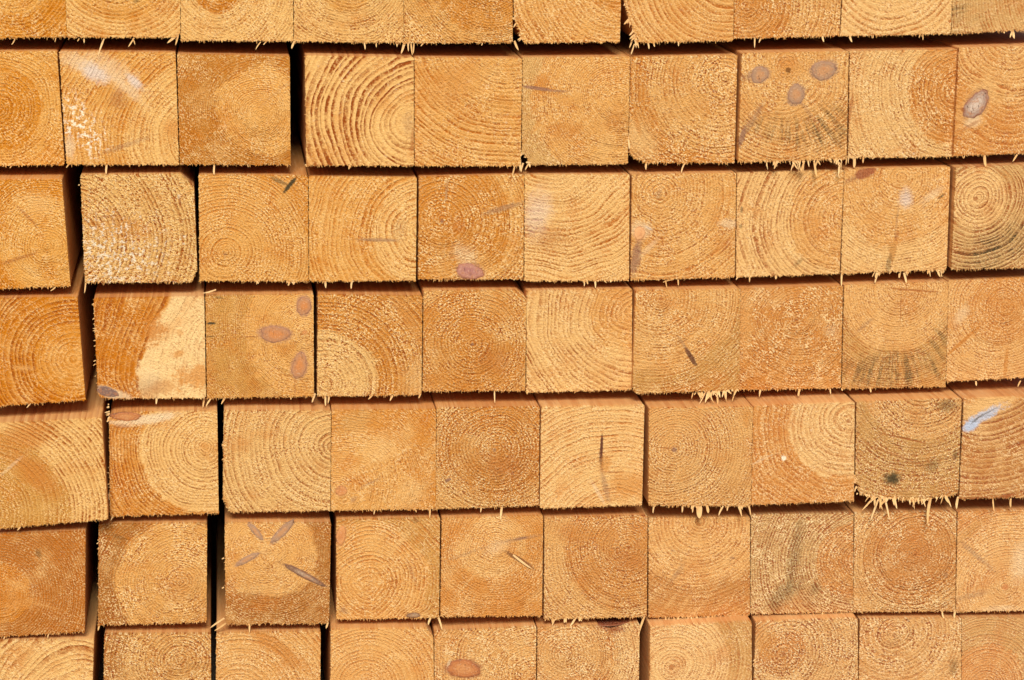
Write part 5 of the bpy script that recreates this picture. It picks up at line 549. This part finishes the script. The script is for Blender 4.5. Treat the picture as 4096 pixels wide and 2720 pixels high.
    {'at': (181.7,-29,59.3),'poly': [(-51.1,50.4),(48.2,51.4),(51.1,-51.4),(-50.2,-48.6)],'pith': (-29.8,8.1),'sp': 3.55,'R0': 58.3,'ci': 'P','co': 'G2','line': 'L','rin': 0.6,'rout': 0.6,'warp': 5,'var': 0.6,'diag': 0.2,'white': 0.15,'speck': 0.6,'fr': 1.0,'frl': 0.35,'label': 'pale bottom row timber with a lit left flank,pith near its left edge','vivid': 0.98,'spots': [(-29.8,8.1,3.0,2.8,-0.0,'L2',0.7,0.5,0.4,0)],'knots': [],'top': [],'spl': []},
    {'at': (286.9,-27,56.5),'poly': [(-52.2,52.4),(48.9,51.5),(53.0,-52.4),(-53.0,-49.4)],'pith': (-23.8,17.9),'sp': 3.34,'R0': 23.1,'ci': 'O','co': 'M','line': 'L','rin': 0.6,'rout': 0.6,'warp': 5,'var': 0.6,'diag': 0.2,'white': 0.15,'speck': 1.08,'fr': 1.0,'frl': 0.35,'label': 'bottom row timber with a bullseye and orange left edge,third from right','vivid': 0.97,'spots': [(-23.8,17.9,2.1,2.1,-0.0,'L2',0.8,0.6,0.4,0),(-41.3,30.5,12.8,18.0,-0.0,'O',0.5,0.9,0.8,0)],'knots': [],'top': [],'spl': [(-51.9,8.6,-53.9,6.6,0.98,0.39,0),(-52.4,13.7,-51.5,10.4,1.0,0.29,0),(-51.5,13.7,-54.5,12.2,0.73,0.22,0),(-51.7,7.4,-52.9,7.3,0.77,0.28,0),(-51.6,12.9,-53.4,11.9,0.99,0.07,0),(-51.7,10.0,-54.5,8.5,0.98,0.03,0),(-51.8,8.2,-53.1,7.3,0.98,0.2,0)]},
    {'at': (395.4,-15,47.9),'poly': [(-53.8,54.3),(48.7,50.5),(53.8,-54.3),(-51.7,-49.7)],'pith': (-18.5,36.9),'sp': 3.9,'R0': 52.1,'ci': 'M','co': 'M','line': 'L','rin': 0.72,'rout': 0.6,'warp': 5,'var': 0.6,'diag': 0.2,'white': 0.15,'speck': 0.96,'fr': 1.0,'frl': 0.35,'label': 'bottom row timber with a complete bullseye just under its top edge','vivid': 0.97,'spots': [(-18.5,36.9,2.3,2.3,-0.0,'L2',0.6,0.6,0.4,0),(43.4,-0.8,5.2,10.4,-0.0,'mold',0.4,0.8,0.6,0),(-55.2,4.1,13.0,15.6,-0.0,'Bn',0.3,0.8,0.6,0)],'knots': [],'top': [],'spl': []},
    {'at': (500.1,-15,43.6),'poly': [(-55.4,54.8),(49.1,50.7),(55.4,-54.8),(-50.3,-50.0)],'pith': (-27.8,-22.3),'sp': 3.15,'R0': 44.7,'ci': 'O','co': 'G2','line': 'L','rin': 0.54,'rout': 0.42,'warp': 5,'var': 0.6,'diag': 0.5,'white': 0.15,'speck': 0.6,'fr': 1.0,'frl': 0.35,'label': 'brown timber with faint arcs in the bottom right corner','vivid': 0.96,'spots': [],'knots': [],'top': [],'spl': []}
]
for k, B in enumerate(BEAMS):
    make_beam(B, k)
